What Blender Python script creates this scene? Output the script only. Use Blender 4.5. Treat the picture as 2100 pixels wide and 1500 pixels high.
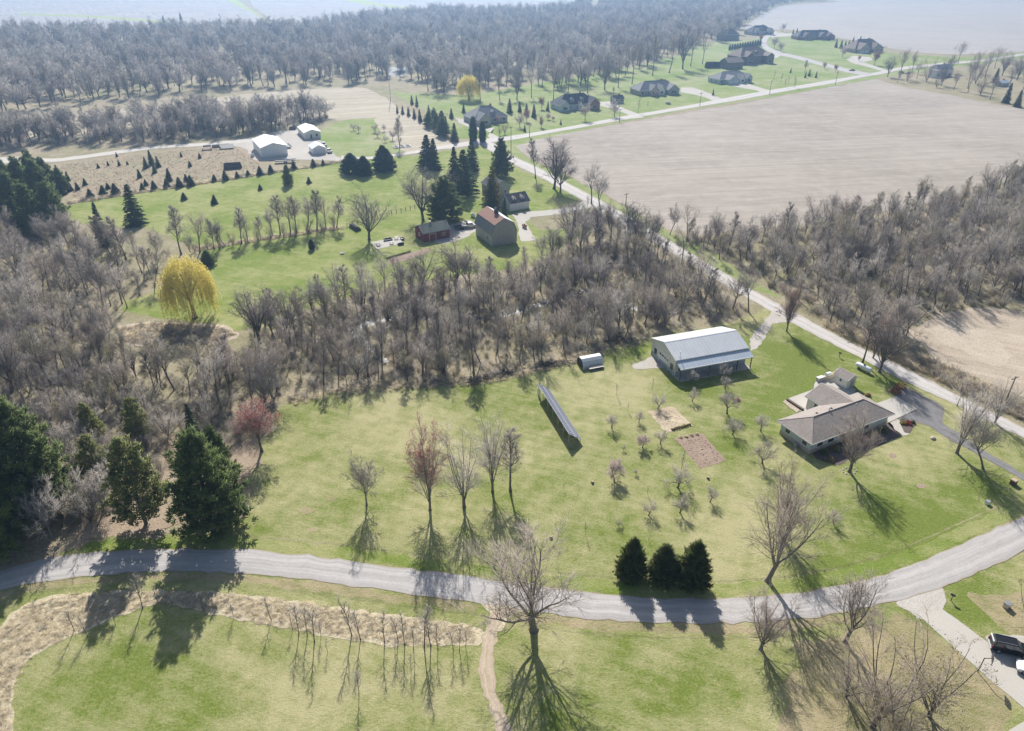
import bpy, math, random
import numpy as np
from mathutils import Vector, Matrix

for o in list(bpy.data.objects):
    bpy.data.objects.remove(o)
SC = bpy.context.scene
COL = SC.collection

# ------------------------------------------------------------------ camera, sky, sun, exposure
CAM_H, CAM_PITCH, FOC = 80.0, math.radians(30.0), 1456.0      # drone 80 m up, 30 degrees down
SUN_EL, SUN_AZ = math.radians(37.0), math.radians(-7.0)         # sun ahead of the camera, a little to the left
cd = bpy.data.cameras.new('camera'); cd.sensor_width = 36.0; cd.lens = 36.0 * FOC / 2100.0
cd.clip_start = 0.5; cd.clip_end = 20000.0
cam = bpy.data.objects.new('camera', cd); COL.objects.link(cam)
cam.location = (0, 0, CAM_H); cam.rotation_euler = (math.pi / 2 - CAM_PITCH, 0, 0)
SC.camera = cam

world = bpy.data.worlds.new('World'); SC.world = world; world.use_nodes = True
wn = world.node_tree.nodes; wl = world.node_tree.links
sky = wn.new('ShaderNodeTexSky'); sky.sky_type = 'NISHITA'; sky.sun_disc = False
sky.sun_elevation = SUN_EL; sky.sun_rotation = SUN_AZ
sky.air_density = 1.0; sky.dust_density = 1.5
wn['Background'].inputs['Strength'].default_value = 0.075
wl.new(sky.outputs[0], wn['Background'].inputs['Color'])

sd = bpy.data.lights.new('sun', 'SUN'); sd.energy = 4.6; sd.angle = math.radians(0.55); sd.color = (1.0, 0.97, 0.92)
sun = bpy.data.objects.new('sun', sd); COL.objects.link(sun)
to_sun = Vector((math.sin(SUN_AZ) * math.cos(SUN_EL), math.cos(SUN_AZ) * math.cos(SUN_EL), math.sin(SUN_EL)))
sun.rotation_euler = to_sun.to_track_quat('Z', 'Y').to_euler()
sun.location = to_sun * 300

SC.view_settings.view_transform = 'Standard'; SC.view_settings.look = 'None'
SC.view_settings.exposure = 0.62; SC.view_settings.gamma = 1.0; SC.view_settings.use_curve_mapping = False
cy = SC.cycles
cy.max_bounces = 5; cy.diffuse_bounces = 2; cy.glossy_bounces = 2; cy.transmission_bounces = 3
cy.volume_bounces = 0; cy.transparent_max_bounces = 6; cy.caustics_reflective = False; cy.caustics_refractive = False
cy.use_denoising = True; cy.sample_clamp_direct = 8.0; cy.sample_clamp_indirect = 3.0

# ------------------------------------------------------------------ plan positions: sightings on the photograph turned into metres on the ground
CP, SP = math.cos(CAM_PITCH), math.sin(CAM_PITCH)
def G(u, v, z=0.0):
    x = (u - 1050) / FOC; y = -(v - 750) / FOC
    d = (x, CP + y * SP, -SP + y * CP)
    t = (z - CAM_H) / d[2]
    return Vector((d[0] * t, d[1] * t, z))
def rise(base, vtop):
    """height in metres of a thing standing at ground point base and reaching up to sight line vtop"""
    k = (750 - vtop) / FOC
    return CAM_H + base.y * (k * CP - SP) / (CP + k * SP)

# ------------------------------------------------------------------ materials
MATS = {}
def _ramp(nt, fac, stops):
    r = nt.nodes.new('ShaderNodeValToRGB')
    el = r.color_ramp.elements
    while len(el) < len(stops): el.new(0.5)
    for e, (p, c) in zip(el, stops):
        e.position = p; e.color = (c[0], c[1], c[2], 1)
    nt.links.new(fac, r.inputs[0]); return r.outputs[0]
def _noise(nt, vec, scale, detail=3, rough=0.55, sx=(1, 1, 1), rot=0.0):
    n = nt.nodes.new('ShaderNodeTexNoise'); n.inputs['Scale'].default_value = scale
    n.inputs['Detail'].default_value = detail; n.inputs['Roughness'].default_value = rough
    if sx != (1, 1, 1) or rot:
        r = nt.nodes.new('ShaderNodeMapping'); r.inputs['Rotation'].default_value = (0, 0, rot)
        m = nt.nodes.new('ShaderNodeMapping'); m.inputs['Scale'].default_value = sx
        nt.links.new(vec, r.inputs['Vector']); nt.links.new(r.outputs[0], m.inputs['Vector']); nt.links.new(m.outputs[0], n.inputs['Vector'])
    else:
        nt.links.new(vec, n.inputs['Vector'])
    return n.outputs['Fac']
def _mix(nt, fac, a, b, mode='MIX'):
    m = nt.nodes.new('ShaderNodeMix'); m.data_type = 'RGBA'; m.blend_type = mode
    for sock, val in ((m.inputs[0], fac), (m.inputs[6], a), (m.inputs[7], b)):
        if hasattr(val, 'is_linked'): nt.links.new(val, sock)
        elif isinstance(val, (int, float)): sock.default_value = val
        else: sock.default_value = (val[0], val[1], val[2], 1)
    return m.outputs[2]
def _math(nt, op, a, b=0.0, clamp=False):
    m = nt.nodes.new('ShaderNodeMath'); m.operation = op; m.use_clamp = clamp
    for sock, val in ((m.inputs[0], a), (m.inputs[1], b)):
        if hasattr(val, 'is_linked'): nt.links.new(val, sock)
        else: sock.default_value = val
    return m.outputs[0]
def new_mat(name):
    m = bpy.data.materials.new(name); m.use_nodes = True
    nt = m.node_tree; b = nt.nodes['Principled BSDF']; MATS[name] = m
    tc = nt.nodes.new('ShaderNodeTexCoord')
    return m, nt, b, tc
def _bump(nt, b, h, strength, dist):
    bp = nt.nodes.new('ShaderNodeBump'); bp.inputs['Strength'].default_value = strength; bp.inputs['Distance'].default_value = dist
    nt.links.new(h, bp.inputs['Height']); nt.links.new(bp.outputs[0], b.inputs['Normal'])
def paint(name, c, c2=None, scale=3.0, rough=0.75, bump=0.0, metal=0.0, spec=0.3, rand=0.0, sx=(1, 1, 1), trans=0.0):
    """plain coloured surface with uneven tone; rand varies it from object to object"""
    m, nt, b, tc = new_mat(name)
    c2 = c2 or tuple(x * 0.75 for x in c)
    n = _noise(nt, tc.outputs['Object'], scale, 4, 0.6, sx)
    col = _ramp(nt, n, [(0.3, c2), (0.7, c)])
    if rand:
        oi = nt.nodes.new('ShaderNodeObjectInfo')
        hs = nt.nodes.new('ShaderNodeHueSaturation')
        nt.links.new(_math(nt, 'ADD', _math(nt, 'MULTIPLY', oi.outputs['Random'], rand * 2), 1 - rand), hs.inputs['Value'])
        r2 = _math(nt, 'FRACT', _math(nt, 'MULTIPLY', oi.outputs['Random'], 17.3))
        nt.links.new(_math(nt, 'ADD', _math(nt, 'MULTIPLY', r2, rand * 1.2), 1 - rand * 0.6), hs.inputs['Saturation'])
        nt.links.new(col, hs.inputs['Color']); col = hs.outputs[0]
    nt.links.new(col, b.inputs['Base Color'])
    b.inputs['Roughness'].default_value = rough; b.inputs['Metallic'].default_value = metal
    b.inputs['Specular IOR Level'].default_value = spec
    if bump: _bump(nt, b, n, bump, 0.05)
    if trans:
        t = nt.nodes.new('ShaderNodeBsdfTranslucent'); nt.links.new(col, t.inputs['Color'])
        mx = nt.nodes.new('ShaderNodeMixShader'); mx.inputs[0].default_value = trans
        nt.links.new(b.outputs[0], mx.inputs[1]); nt.links.new(t.outputs[0], mx.inputs[2])
        nt.links.new(mx.outputs[0], nt.nodes['Material Output'].inputs['Surface'])
    return m
def turf(name, g1, g2, tan, tan_amt=0.5, scale=1.0, rot=0.4, lush=()):
    """mown grass in early spring: green, with straw-coloured thin places and faint mowing streaks"""
    m, nt, b, tc = new_mat(name); P = tc.outputs['Object']
    big = _noise(nt, P, 0.045 * scale, 5, 0.62)
    mid = _noise(nt, P, 0.30 * scale, 6, 0.75)
    fine = _noise(nt, P, 2.6, 4, 0.75)
    grain = _noise(nt, P, 9.0, 2, 0.8)
    streak = _noise(nt, P, 0.5, 3, 0.5, (0.12, 1.6, 1), rot)
    green = _mix(nt, _ramp(nt, fine, [(0.3, (0, 0, 0)), (0.7, (1, 1, 1))]), g2, g1)
    f = _math(nt, 'ADD', _math(nt, 'MULTIPLY', big, 0.42), _math(nt, 'ADD', _math(nt, 'MULTIPLY', mid, 0.33), _math(nt, 'ADD', _math(nt, 'MULTIPLY', fine, 0.13), _math(nt, 'MULTIPLY', streak, 0.12))))
    f = _math(nt, 'ADD', f, 0.10 * (tan_amt - 0.5))
    for (u, v, rad, amt) in [(q[0], q[1], q[2], q[3] * .62) for q in lush]:                     # places where the grass grows thicker (or thinner)
        c = G(u, v)
        vd = nt.nodes.new('ShaderNodeVectorMath'); vd.operation = 'DISTANCE'; nt.links.new(P, vd.inputs[0]); vd.inputs[1].default_value = c
        fall = nt.nodes.new('ShaderNodeMapRange'); fall.interpolation_type = 'SMOOTHSTEP'
        nt.links.new(vd.outputs['Value'], fall.inputs['Value'])
        fall.inputs['From Min'].default_value = rad; fall.inputs['From Max'].default_value = 0.0
        f = _math(nt, 'SUBTRACT', f, _math(nt, 'MULTIPLY', fall.outputs[0], amt))
    fac = _ramp(nt, f, [(0.43, (0, 0, 0)), (0.59, (1, 1, 1))])
    fm = _math(nt, 'MULTIPLY', fac, 0.9)
    col = _mix(nt, fm, green, tan)
    col = _mix(nt, 0.55, col, _ramp(nt, grain, [(0.25, (0.35, 0.35, 0.35)), (0.75, (0.9, 0.9, 0.9))]), 'OVERLAY')
    mow = nt.nodes.new('ShaderNodeTexWave'); mow.inputs['Scale'].default_value = 0.13; mow.inputs['Distortion'].default_value = 2.5; mow.inputs['Detail'].default_value = 2
    mr = nt.nodes.new('ShaderNodeMapping'); mr.inputs['Rotation'].default_value = (0, 0, rot); nt.links.new(P, mr.inputs['Vector']); nt.links.new(mr.outputs[0], mow.inputs['Vector'])
    col = _mix(nt, 0.05, col, _ramp(nt, mow.outputs['Fac'], [(0.3, (0.38,) * 3), (0.7, (0.62,) * 3)]), 'OVERLAY')
    worn = _noise(nt, P, 0.16, 5, 0.75)
    col = _mix(nt, _ramp(nt, worn, [(0.70, (0, 0, 0)), (0.78, (0.7, 0.7, 0.7))]), col, (0.36, 0.30, 0.20))
    nt.links.new(col, b.inputs['Base Color'])
    b.inputs['Roughness'].default_value = 0.95; b.inputs['Specular IOR Level'].default_value = 0.1
    _bump(nt, b, _math(nt, 'ADD', fine, _math(nt, 'MULTIPLY', grain, 0.6)), 0.9, 0.16)
    return m
def soil(name, c1, c2, c3, rows=0.0, rot=0.0, grain=3.0, bump=0.6, speck=0.7):
    """tilled or bare ground: two soil tones with stubble streaks along the rows"""
    m, nt, b, tc = new_mat(name); P = tc.outputs['Object']
    big = _noise(nt, P, 0.016, 6, 0.7); mid = _noise(nt, P, 0.16, 5, 0.65); fine = _noise(nt, P, grain, 3, 0.8)
    col = _mix(nt, _ramp(nt, big, [(0.35, (0, 0, 0)), (0.65, (1, 1, 1))]), c1, c2)
    col = _mix(nt, _ramp(nt, mid, [(0.45, (0, 0, 0)), (0.8, (0.7, 0.7, 0.7))]), col, c3)
    if rows:
        st = _noise(nt, P, 0.35, 4, 0.7, (0.03, 1.0, 1), rot)
        col = _mix(nt, rows, col, _ramp(nt, st, [(0.3, (0.22, 0.22, 0.22)), (0.7, (0.78, 0.78, 0.78))]), 'OVERLAY')
        st2 = _noise(nt, P, 1.3, 2, 0.6, (0.02, 1.0, 1), rot)
        col = _mix(nt, rows, col, _ramp(nt, st2, [(0.3, (0.3, 0.3, 0.3)), (0.7, (0.7, 0.7, 0.7))]), 'OVERLAY')
    col = _mix(nt, speck, col, _ramp(nt, fine, [(0.25, (0.25, 0.25, 0.25)), (0.75, (0.85, 0.85, 0.85))]), 'OVERLAY')
    nt.links.new(col, b.inputs['Base Color']); b.inputs['Roughness'].default_value = 0.95; b.inputs['Specular IOR Level'].default_value = 0.1
    _bump(nt, b, fine, bump, 0.12)
    return m
def paving(name, c1, c2, edge, wear=0.6):
    """chip-seal or gravel strip; the map across the strip gives wheel tracks and dirty edges"""
    m, nt, b, tc = new_mat(name); P = tc.outputs['Object']
    uv = nt.nodes.new('ShaderNodeUVMap'); sp = nt.nodes.new('ShaderNodeSeparateXYZ'); nt.links.new(uv.outputs[0], sp.inputs[0])
    x = sp.outputs[0]
    wob = _math(nt, 'MULTIPLY', _math(nt, 'SUBTRACT', _noise(nt, P, 0.25, 3), 0.5), 0.12)
    x = _math(nt, 'ADD', x, wob)
    tr = _math(nt, 'ABSOLUTE', _math(nt, 'SUBTRACT', _math(nt, 'ABSOLUTE', _math(nt, 'SUBTRACT', x, 0.5)), 0.2))
    track = _ramp(nt, tr, [(0.02, (1, 1, 1)), (0.12, (0, 0, 0))])
    eg = _math(nt, 'ABSOLUTE', _math(nt, 'SUBTRACT', x, 0.5))
    fine = _noise(nt, P, 6.0, 4, 0.8); mid = _noise(nt, P, 0.5, 5, 0.7)
    along = _noise(nt, uv.outputs[0], 1.0, 4, 0.6, (14, 0.05, 1))
    col = _ramp(nt, mid, [(0.3, c2), (0.7, c1)])
    col = _mix(nt, _math(nt, 'MULTIPLY', track, 0.35 * wear), col, tuple(min(1, c * 1.25) for c in c1))
    col = _mix(nt, 0.35 * wear, col, _ramp(nt, along, [(0.3, (0.3, 0.3, 0.3)), (0.7, (0.7, 0.7, 0.7))]), 'OVERLAY')
    col = _mix(nt, 0.4, col, _ramp(nt, fine, [(0.25, (0.3, 0.3, 0.3)), (0.75, (0.8, 0.8, 0.8))]), 'OVERLAY')
    crack = nt.nodes.new('ShaderNodeTexVoronoi'); crack.feature = 'DISTANCE_TO_EDGE'; crack.inputs['Scale'].default_value = 0.16
    nt.links.new(P, crack.inputs['Vector'])
    col = _mix(nt, _ramp(nt, crack.outputs['Distance'], [(0.0, (0.10 * wear,) * 3), (0.008, (0, 0, 0))]), col, tuple(c * 0.4 for c in c2))
    col = _mix(nt, _ramp(nt, _math(nt, 'ADD', eg, _math(nt, 'MULTIPLY', _math(nt, 'SUBTRACT', mid, 0.5), 0.12)), [(0.44, (0, 0, 0)), (0.5, (0.8, 0.8, 0.8))]), col, edge)
    nt.links.new(col, b.inputs['Base Color']); b.inputs['Roughness'].default_value = 0.9; b.inputs['Specular IOR Level'].default_value = 0.2
    _bump(nt, b, fine, 0.35, 0.03)
    return m

LUSH = [(1650, 750, 26, .22), (1560, 850, 14, .18), (1430, 800, 10, .12), (1900, 1060, 16, .2), (1750, 960, 10, .1), (2000, 1000, 14, .15),
        (250, 1380, 9, .12), (420, 1440, 8, .10), (120, 1470, 8, .08), (1250, 1360, 8, .08), (1440, 1400, 9, .14), (1150, 1470, 7, .08), (600, 1340, 6, .06),
        (2000, 1240, 8, .18), (1500, 930, 8, .12), (1380, 1000, 12, .06), (800, 900, 22, -.08), (1300, 780, 12, -.12), (1500, 1100, 14, -.08), (620, 960, 12, -.05), (560, 1130, 14, .1),
        (700, 1380, 10, -.08), (900, 1430, 10, -.06), (330, 1330, 4, -.06), (1350, 1320, 8, -.06)]
turf('turf_main', (0.195, 0.235, 0.05), (0.112, 0.15, 0.03), (0.40, 0.36, 0.195), 0.66, lush=LUSH)
turf('turf_green', (0.205, 0.255, 0.05), (0.122, 0.175, 0.03), (0.35, 0.33, 0.155), 0.4)
turf('turf_far', (0.205, 0.265, 0.06), (0.135, 0.20, 0.035), (0.33, 0.32, 0.18), 0.5, 0.5)
turf('turf_rough', (0.20, 0.20, 0.07), (0.13, 0.15, 0.045), (0.38, 0.31, 0.19), 1.0)
soil('wood_floor', (0.32, 0.265, 0.185), (0.22, 0.205, 0.105), (0.42, 0.355, 0.265), grain=1.6, bump=1.0)
soil('stubble', (0.38, 0.33, 0.28), (0.295, 0.255, 0.21), (0.43, 0.38, 0.325), rows=0.24, rot=math.radians(-9))
soil('stubble_far', (0.39, 0.355, 0.32), (0.34, 0.31, 0.285), (0.44, 0.405, 0.365), rows=0.25, rot=math.radians(-2))
soil('stubble_left', (0.42, 0.37, 0.28), (0.36, 0.31, 0.23), (0.48, 0.42, 0.33), rows=0.4, rot=math.radians(-16))
soil('far_till', (0.36, 0.33, 0.31), (0.30, 0.28, 0.27), (0.40, 0.37, 0.35), rows=0.5, rot=math.radians(55))
soil('bare_dirt', (0.33, 0.245, 0.185), (0.25, 0.185, 0.14), (0.40, 0.31, 0.24), grain=4.0)
soil('needle_litter', (0.33, 0.255, 0.185), (0.26, 0.205, 0.14), (0.40, 0.32, 0.23), grain=3.0)
soil('stubble_warm', (0.43, 0.355, 0.27), (0.36, 0.295, 0.225), (0.49, 0.415, 0.325), rows=0.2, rot=0.5)
soil('straw_soil', (0.48, 0.39, 0.27), (0.40, 0.31, 0.21), (0.55, 0.47, 0.35), rows=0.3, rot=0.3, grain=4.0)
soil('sand_bank', (0.47, 0.40, 0.31), (0.40, 0.33, 0.255), (0.54, 0.47, 0.375), grain=2.5)
soil('scrub_ground', (0.33, 0.265, 0.19), (0.25, 0.235, 0.14), (0.42, 0.295, 0.215), grain=1.5, bump=1.0)
soil('gravel', (0.46, 0.425, 0.375), (0.39, 0.355, 0.31), (0.51, 0.48, 0.435), grain=6.0, bump=0.4)
soil('concrete', (0.49, 0.455, 0.40), (0.45, 0.415, 0.365), (0.50, 0.465, 0.41), grain=5.0, bump=0.1, speck=0.15)
soil('mulch', (0.13, 0.10, 0.09), (0.095, 0.075, 0.07), (0.17, 0.13, 0.115), grain=5.0)  # mulch, its colour darkened to carry the house's shade on the front bed
soil('dead_grass', (0.52, 0.445, 0.31), (0.44, 0.375, 0.255), (0.58, 0.51, 0.37), grain=3.0, bump=1.0)
paving('road_seal', (0.42, 0.395, 0.37), (0.365, 0.34, 0.32), (0.33, 0.26, 0.18), 1.0)
paving('road_county', (0.50, 0.465, 0.43), (0.41, 0.38, 0.35), (0.36, 0.29, 0.20), 1.0)
paving('lane_gravel', (0.52, 0.48, 0.43), (0.45, 0.41, 0.36), (0.40, 0.34, 0.24), 0.5)
paving('asphalt_old', (0.215, 0.205, 0.20), (0.155, 0.15, 0.15), (0.25, 0.21, 0.15), 0.8)
paving('dirt_track', (0.46, 0.37, 0.28), (0.36, 0.29, 0.20), (0.30, 0.27, 0.12), 1.0)
paving('grass_strip', (0.32, 0.36, 0.10), (0.27, 0.31, 0.08), (0.34, 0.33, 0.16), 0.0)
paint('bark', (0.25, 0.225, 0.20), (0.14, 0.125, 0.115), 6, 0.95, 0.6, rand=0.18)
paint('bark_dark', (0.17, 0.15, 0.135), (0.09, 0.08, 0.072), 6, 0.95, 0.6, rand=0.2)
paint('twig_dark', (0.27, 0.235, 0.21), (0.18, 0.155, 0.14), 2, 0.95, rand=0.2)
paint('twig_brown', (0.44, 0.365, 0.30), (0.32, 0.265, 0.215), 2, 0.95, rand=0.2)
paint('twig', (0.41, 0.355, 0.31), (0.29, 0.25, 0.215), 2, 0.95, rand=0.22)
paint('twig_pale', (0.55, 0.49, 0.435), (0.41, 0.365, 0.32), 2, 0.95, rand=0.15)
paint('twig_red', (0.42, 0.31, 0.26), (0.33, 0.25, 0.21), 2, 0.95, rand=0.1)
paint('bud_red', (0.50, 0.13, 0.09), (0.40, 0.11, 0.08), 2, 0.9, rand=0.1, trans=0.3)
paint('bud_olive', (0.34, 0.29, 0.10), (0.28, 0.24, 0.08), 2, 0.9, rand=0.15, trans=0.3)
paint('bud_rust', (0.47, 0.30, 0.20), (0.40, 0.25, 0.17), 2, 0.9, rand=0.15, trans=0.3)
paint('blossom', (0.78, 0.66, 0.62), (0.66, 0.52, 0.48), 4, 0.9, trans=0.3)
paint('willow_leaf', (0.93, 0.83, 0.28), (0.88, 0.74, 0.20), 1.2, 0.85, rand=0.05, trans=0.5)
paint('pine_needle', (0.31, 0.37, 0.125), (0.17, 0.23, 0.085), 0.7, 0.8, rand=0.12, trans=0.5)
paint('pine_olive', (0.38, 0.40, 0.15), (0.25, 0.265, 0.10), 0.7, 0.8, rand=0.12, trans=0.4)
paint('spruce_needle', (0.14, 0.19, 0.10), (0.07, 0.105, 0.055), 1.0, 0.8, rand=0.22, trans=0.35)
paint('cedar_needle', (0.27, 0.30, 0.10), (0.11, 0.135, 0.05), 1.0, 0.8, rand=0.15, trans=0.5)
paint('larch_needle', (0.42, 0.34, 0.09), (0.32, 0.26, 0.07), 1.3, 0.8, trans=0.35)
paint('straw', (0.86, 0.76, 0.56), (0.74, 0.64, 0.46), 1.2, 0.9, trans=0.45)
paint('straw_rust', (0.56, 0.33, 0.16), (0.44, 0.28, 0.15), 0.5, 0.9, trans=0.25)
paint('brush_twig', (0.45, 0.39, 0.32), (0.33, 0.285, 0.23), 0.25, 0.95)
paint('brush_olive', (0.30, 0.26, 0.12), (0.22, 0.18, 0.10), 0.2, 0.95, trans=0.2)
paint('clump_green', (0.20, 0.23, 0.055), (0.15, 0.18, 0.04), 0.05, 0.9, trans=0.25)
paint('clump_tan', (0.42, 0.37, 0.19), (0.33, 0.29, 0.14), 0.05, 0.9, trans=0.25)
turf('ditch_grass', (0.17, 0.19, 0.05), (0.11, 0.135, 0.035), (0.34, 0.31, 0.17), 0.7)

# ------------------------------------------------------------------ mesh helpers
def raw_mesh(name, verts, tris, mats, mi=None):
    """triangle mesh from arrays"""
    V = np.asarray(verts, dtype=np.float32).reshape(-1, 3); T = np.asarray(tris, dtype=np.int32).reshape(-1, 3)
    me = bpy.data.meshes.new(name)
    me.vertices.add(len(V)); me.vertices.foreach_set('co', V.ravel())
    me.loops.add(len(T) * 3); me.loops.foreach_set('vertex_index', T.ravel())
    me.polygons.add(len(T)); me.polygons.foreach_set('loop_start', np.arange(0, len(T) * 3, 3, dtype=np.int32))
    for m in mats: me.materials.append(MATS[m])
    if mi is not None: me.polygons.foreach_set('material_index', np.asarray(mi, dtype=np.int32))
    me.update(calc_edges=True)
    return me
def obj(name, me, parent=None):
    o = bpy.data.objects.new(name, me); COL.objects.link(o)
    if parent is not None: o.parent = parent
    return o
def tag(o, label, cat=None, group=None, kind=None):
    if label: o['label'] = label
    if cat: o['category'] = cat
    if group: o['group'] = group
    if kind: o['kind'] = kind
    return o
def thing(name, label, cat, loc, rotz=0.0, group=None, scale=None):
    o = bpy.data.objects.new(name, None); COL.objects.link(o); o.empty_display_size = 0.3
    o.location = loc; o.rotation_euler = (0, 0, rotz)
    if scale is not None: o.scale = scale if hasattr(scale, '__len__') else (scale,) * 3
    return tag(o, label, cat, group)
class MB:
    """collects faces of one part"""
    def __init__(s): s.v = []; s.f = []; s.m = []
    def poly(s, pts, mi=0):
        k = len(s.v); s.v += [tuple(p) for p in pts]; s.f.append(tuple(range(k, k + len(pts)))); s.m.append(mi); return s
    def solid(s, verts, faces, mi=0):
        k = len(s.v); s.v += [tuple(p) for p in verts]
        for f in faces: s.f.append(tuple(k + i for i in f)); s.m.append(mi)
        return s
    def box(s, x0, x1, y0, y1, z0, z1, mi=0):
        return s.solid([(x0, y0, z0), (x1, y0, z0), (x1, y1, z0), (x0, y1, z0), (x0, y0, z1), (x1, y0, z1), (x1, y1, z1), (x0, y1, z1)],
                       [(0, 3, 2, 1), (4, 5, 6, 7), (0, 1, 5, 4), (1, 2, 6, 5), (2, 3, 7, 6), (3, 0, 4, 7)], mi)
    def bar(s, a, b, r, n=6, r2=None, mi=0):
        a, b = Vector(a), Vector(b); d = (b - a).normalized(); r2 = r if r2 is None else r2
        u = d.orthogonal().normalized(); w = d.cross(u); vs = []
        for p, rr in ((a, r), (b, r2)):
            for i in range(n):
                t = 2 * math.pi * i / n; vs.append(p + (u * math.cos(t) + w * math.sin(t)) * rr)
        fs = [(i, (i + 1) % n, n + (i + 1) % n, n + i) for i in range(n)] + [tuple(reversed(range(n))), tuple(range(n, 2 * n))]
        return s.solid(vs, fs, mi)
    def prism(s, prof, a0, a1, axis='y', mi=0):
        """profile of (p, z) points swept from a0 to a1 along axis"""
        n = len(prof); P = (lambda p, z, t: (p, t, z)) if axis == 'y' else (lambda p, z, t: (t, p, z))
        vs = [P(p, z, a0) for p, z in prof] + [P(p, z, a1) for p, z in prof]
        fs = [tuple(range(n)), tuple(reversed(range(n, 2 * n)))] + [(i, i + n, (i + 1) % n + n, (i + 1) % n) for i in range(n)]
        return s.solid(vs, fs, mi)
    def mesh(s, name, mats, bevel=0.0, smooth=False):
        me = bpy.data.meshes.new(name); me.from_pydata(s.v, [], s.f)
        for m in mats: me.materials.append(MATS[m])
        me.polygons.foreach_set('material_index', s.m)
        import bmesh
        bm = bmesh.new(); bm.from_mesh(me); bmesh.ops.recalc_face_normals(bm, faces=bm.faces)
        if bevel: bmesh.ops.bevel(bm, geom=list(bm.edges), offset=bevel, segments=2, affect='EDGES', profile=0.7)
        bm.to_mesh(me); bm.free()
        if smooth: me.shade_smooth()
        me.update(); return me
    def build(s, name, mats, parent=None, bevel=0.0, smooth=False):
        return obj(name, s.mesh(name, mats if isinstance(mats, (list, tuple)) else [mats], bevel, smooth), parent)

# ------------------------------------------------------------------ ground sheets and strips
def spline(pts, step, closed):
    n = len(pts); out = []
    for i in range(n if closed else n - 1):
        g = (lambda k: pts[k % n]) if closed else (lambda k: pts[max(0, min(n - 1, k))])
        p0, p1, p2, p3 = g(i - 1), g(i), g(i + 1), g(i + 2)
        m = max(1, int((p2 - p1).length / step))
        for j in range(m):
            t = j / m
            out.append(0.5 * ((2 * p1) + (p2 - p0) * t + (2 * p0 - 5 * p1 + 4 * p2 - p3) * t * t + (3 * p1 - 3 * p2 + p3 - p0) * t ** 3))
    if not closed: out.append(pts[-1].copy())
    return out
def lin(pts, step):
    out = []; n = len(pts)
    for i in range(n):
        a, b = pts[i], pts[(i + 1) % n]; m = max(1, int((b - a).length / step))
        out += [a.lerp(b, j / m) for j in range(m)]
    return out
def sheet(name, px, z, mat, jit=0.4, step=0.8, curved=True, seed=1):
    rng = random.Random(seed)
    pts = [G(u, v) for u, v in px]
    pts = spline(pts, step, True) if curved else (lin(pts, step) if jit else pts)
    n = len(pts); w = [rng.gauss(0, 1) for _ in range(n)]; w = [(w[i - 1] + w[i] * 1.6 + w[(i + 1) % n]) / 2.6 for i in range(n)]
    vs = []
    for i, p in enumerate(pts):
        t = pts[(i + 1) % n] - pts[i - 1]; nn = Vector((-t.y, t.x, 0)); nn = nn.normalized() if nn.length > 1e-6 else nn
        q = p + nn * (w[i] * jit); vs.append((q.x, q.y, z))
    import bmesh
    me = bpy.data.meshes.new(name); me.from_pydata(vs, [], [tuple(range(n))]); me.materials.append(MATS[mat])
    bm = bmesh.new(); bm.from_mesh(me); bmesh.ops.triangulate(bm, faces=bm.faces)
    for f in bm.faces:
        if f.normal.z < 0: f.normal_flip()
    bm.to_mesh(me); bm.free(); me.update()
    return tag(obj(name, me), None, kind='structure')
def strip(name, left, right, z, mat, step=2.0, jit=0.16, seed=1):
    rng = random.Random(seed)
    L = spline([G(u, v) for u, v in left], step, False); R = spline([G(u, v) for u, v in right], step, False)
    n = max(len(L), len(R))
    def res(A):
        d = [0.0]
        for i in range(1, len(A)): d.append(d[-1] + (A[i] - A[i - 1]).length)
        out = []; k = 0
        for i in range(n):
            s = d[-1] * i / (n - 1)
            while k < len(A) - 2 and d[k + 1] < s: k += 1
            out.append(A[k].lerp(A[k + 1], max(0, min(1, (s - d[k]) / max(1e-6, d[k + 1] - d[k])))))
        return out
    L, R = res(L), res(R); vs = []; fs = []; uv = []; s = 0.0; NX = 4
    for i in range(n):
        if i: s += ((L[i] + R[i]) / 2 - (L[i - 1] + R[i - 1]) / 2).length
        d = (R[i] - L[i]).normalized()
        a = L[i] + d * rng.gauss(0, jit); b = R[i] + d * rng.gauss(0, jit)
        for k in range(NX + 1):
            t = k / NX; p = a.lerp(b, t); vs.append((p.x, p.y, z + 0.05 * (1 - (2 * t - 1) ** 2))); uv.append((t, s))
    for i in range(n - 1):
        for k in range(NX):
            q = i * (NX + 1) + k; fs.append((q, q + 1, q + NX + 2, q + NX + 1))
    me = bpy.data.meshes.new(name); me.from_pydata(vs, [], fs); me.materials.append(MATS[mat])
    ul = me.uv_layers.new(name='UVMap')
    for lp in me.loops: ul.data[lp.index].uv = uv[lp.vertex_index]
    me.update()
    if me.polygons[0].normal.z < 0: me.flip_normals()
    return tag(obj(name, me), None, kind='structure')

def ground_plane():
    xs = np.concatenate([np.linspace(-6000, -700, 12), np.linspace(-600, 600, 40), np.linspace(700, 6000, 12)])
    ys = np.concatenate([np.linspace(-800, -50, 6), np.linspace(0, 700, 40), np.linspace(800, 9000, 16)])
    X, Y = np.meshgrid(xs, ys); V = np.stack([X, Y, np.zeros_like(X)], -1).reshape(-1, 3)
    w = len(xs); q = (np.arange(len(ys) - 1)[:, None] * w + np.arange(w - 1)[None]).ravel()
    T = np.concatenate([np.stack([q, q + 1, q + w + 1], 1), np.stack([q, q + w + 1, q + w], 1)])
    return tag(obj('ground', raw_mesh('ground', V, T, ['wood_floor'])), None, kind='structure')
ground_plane()

S = sheet
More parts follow.
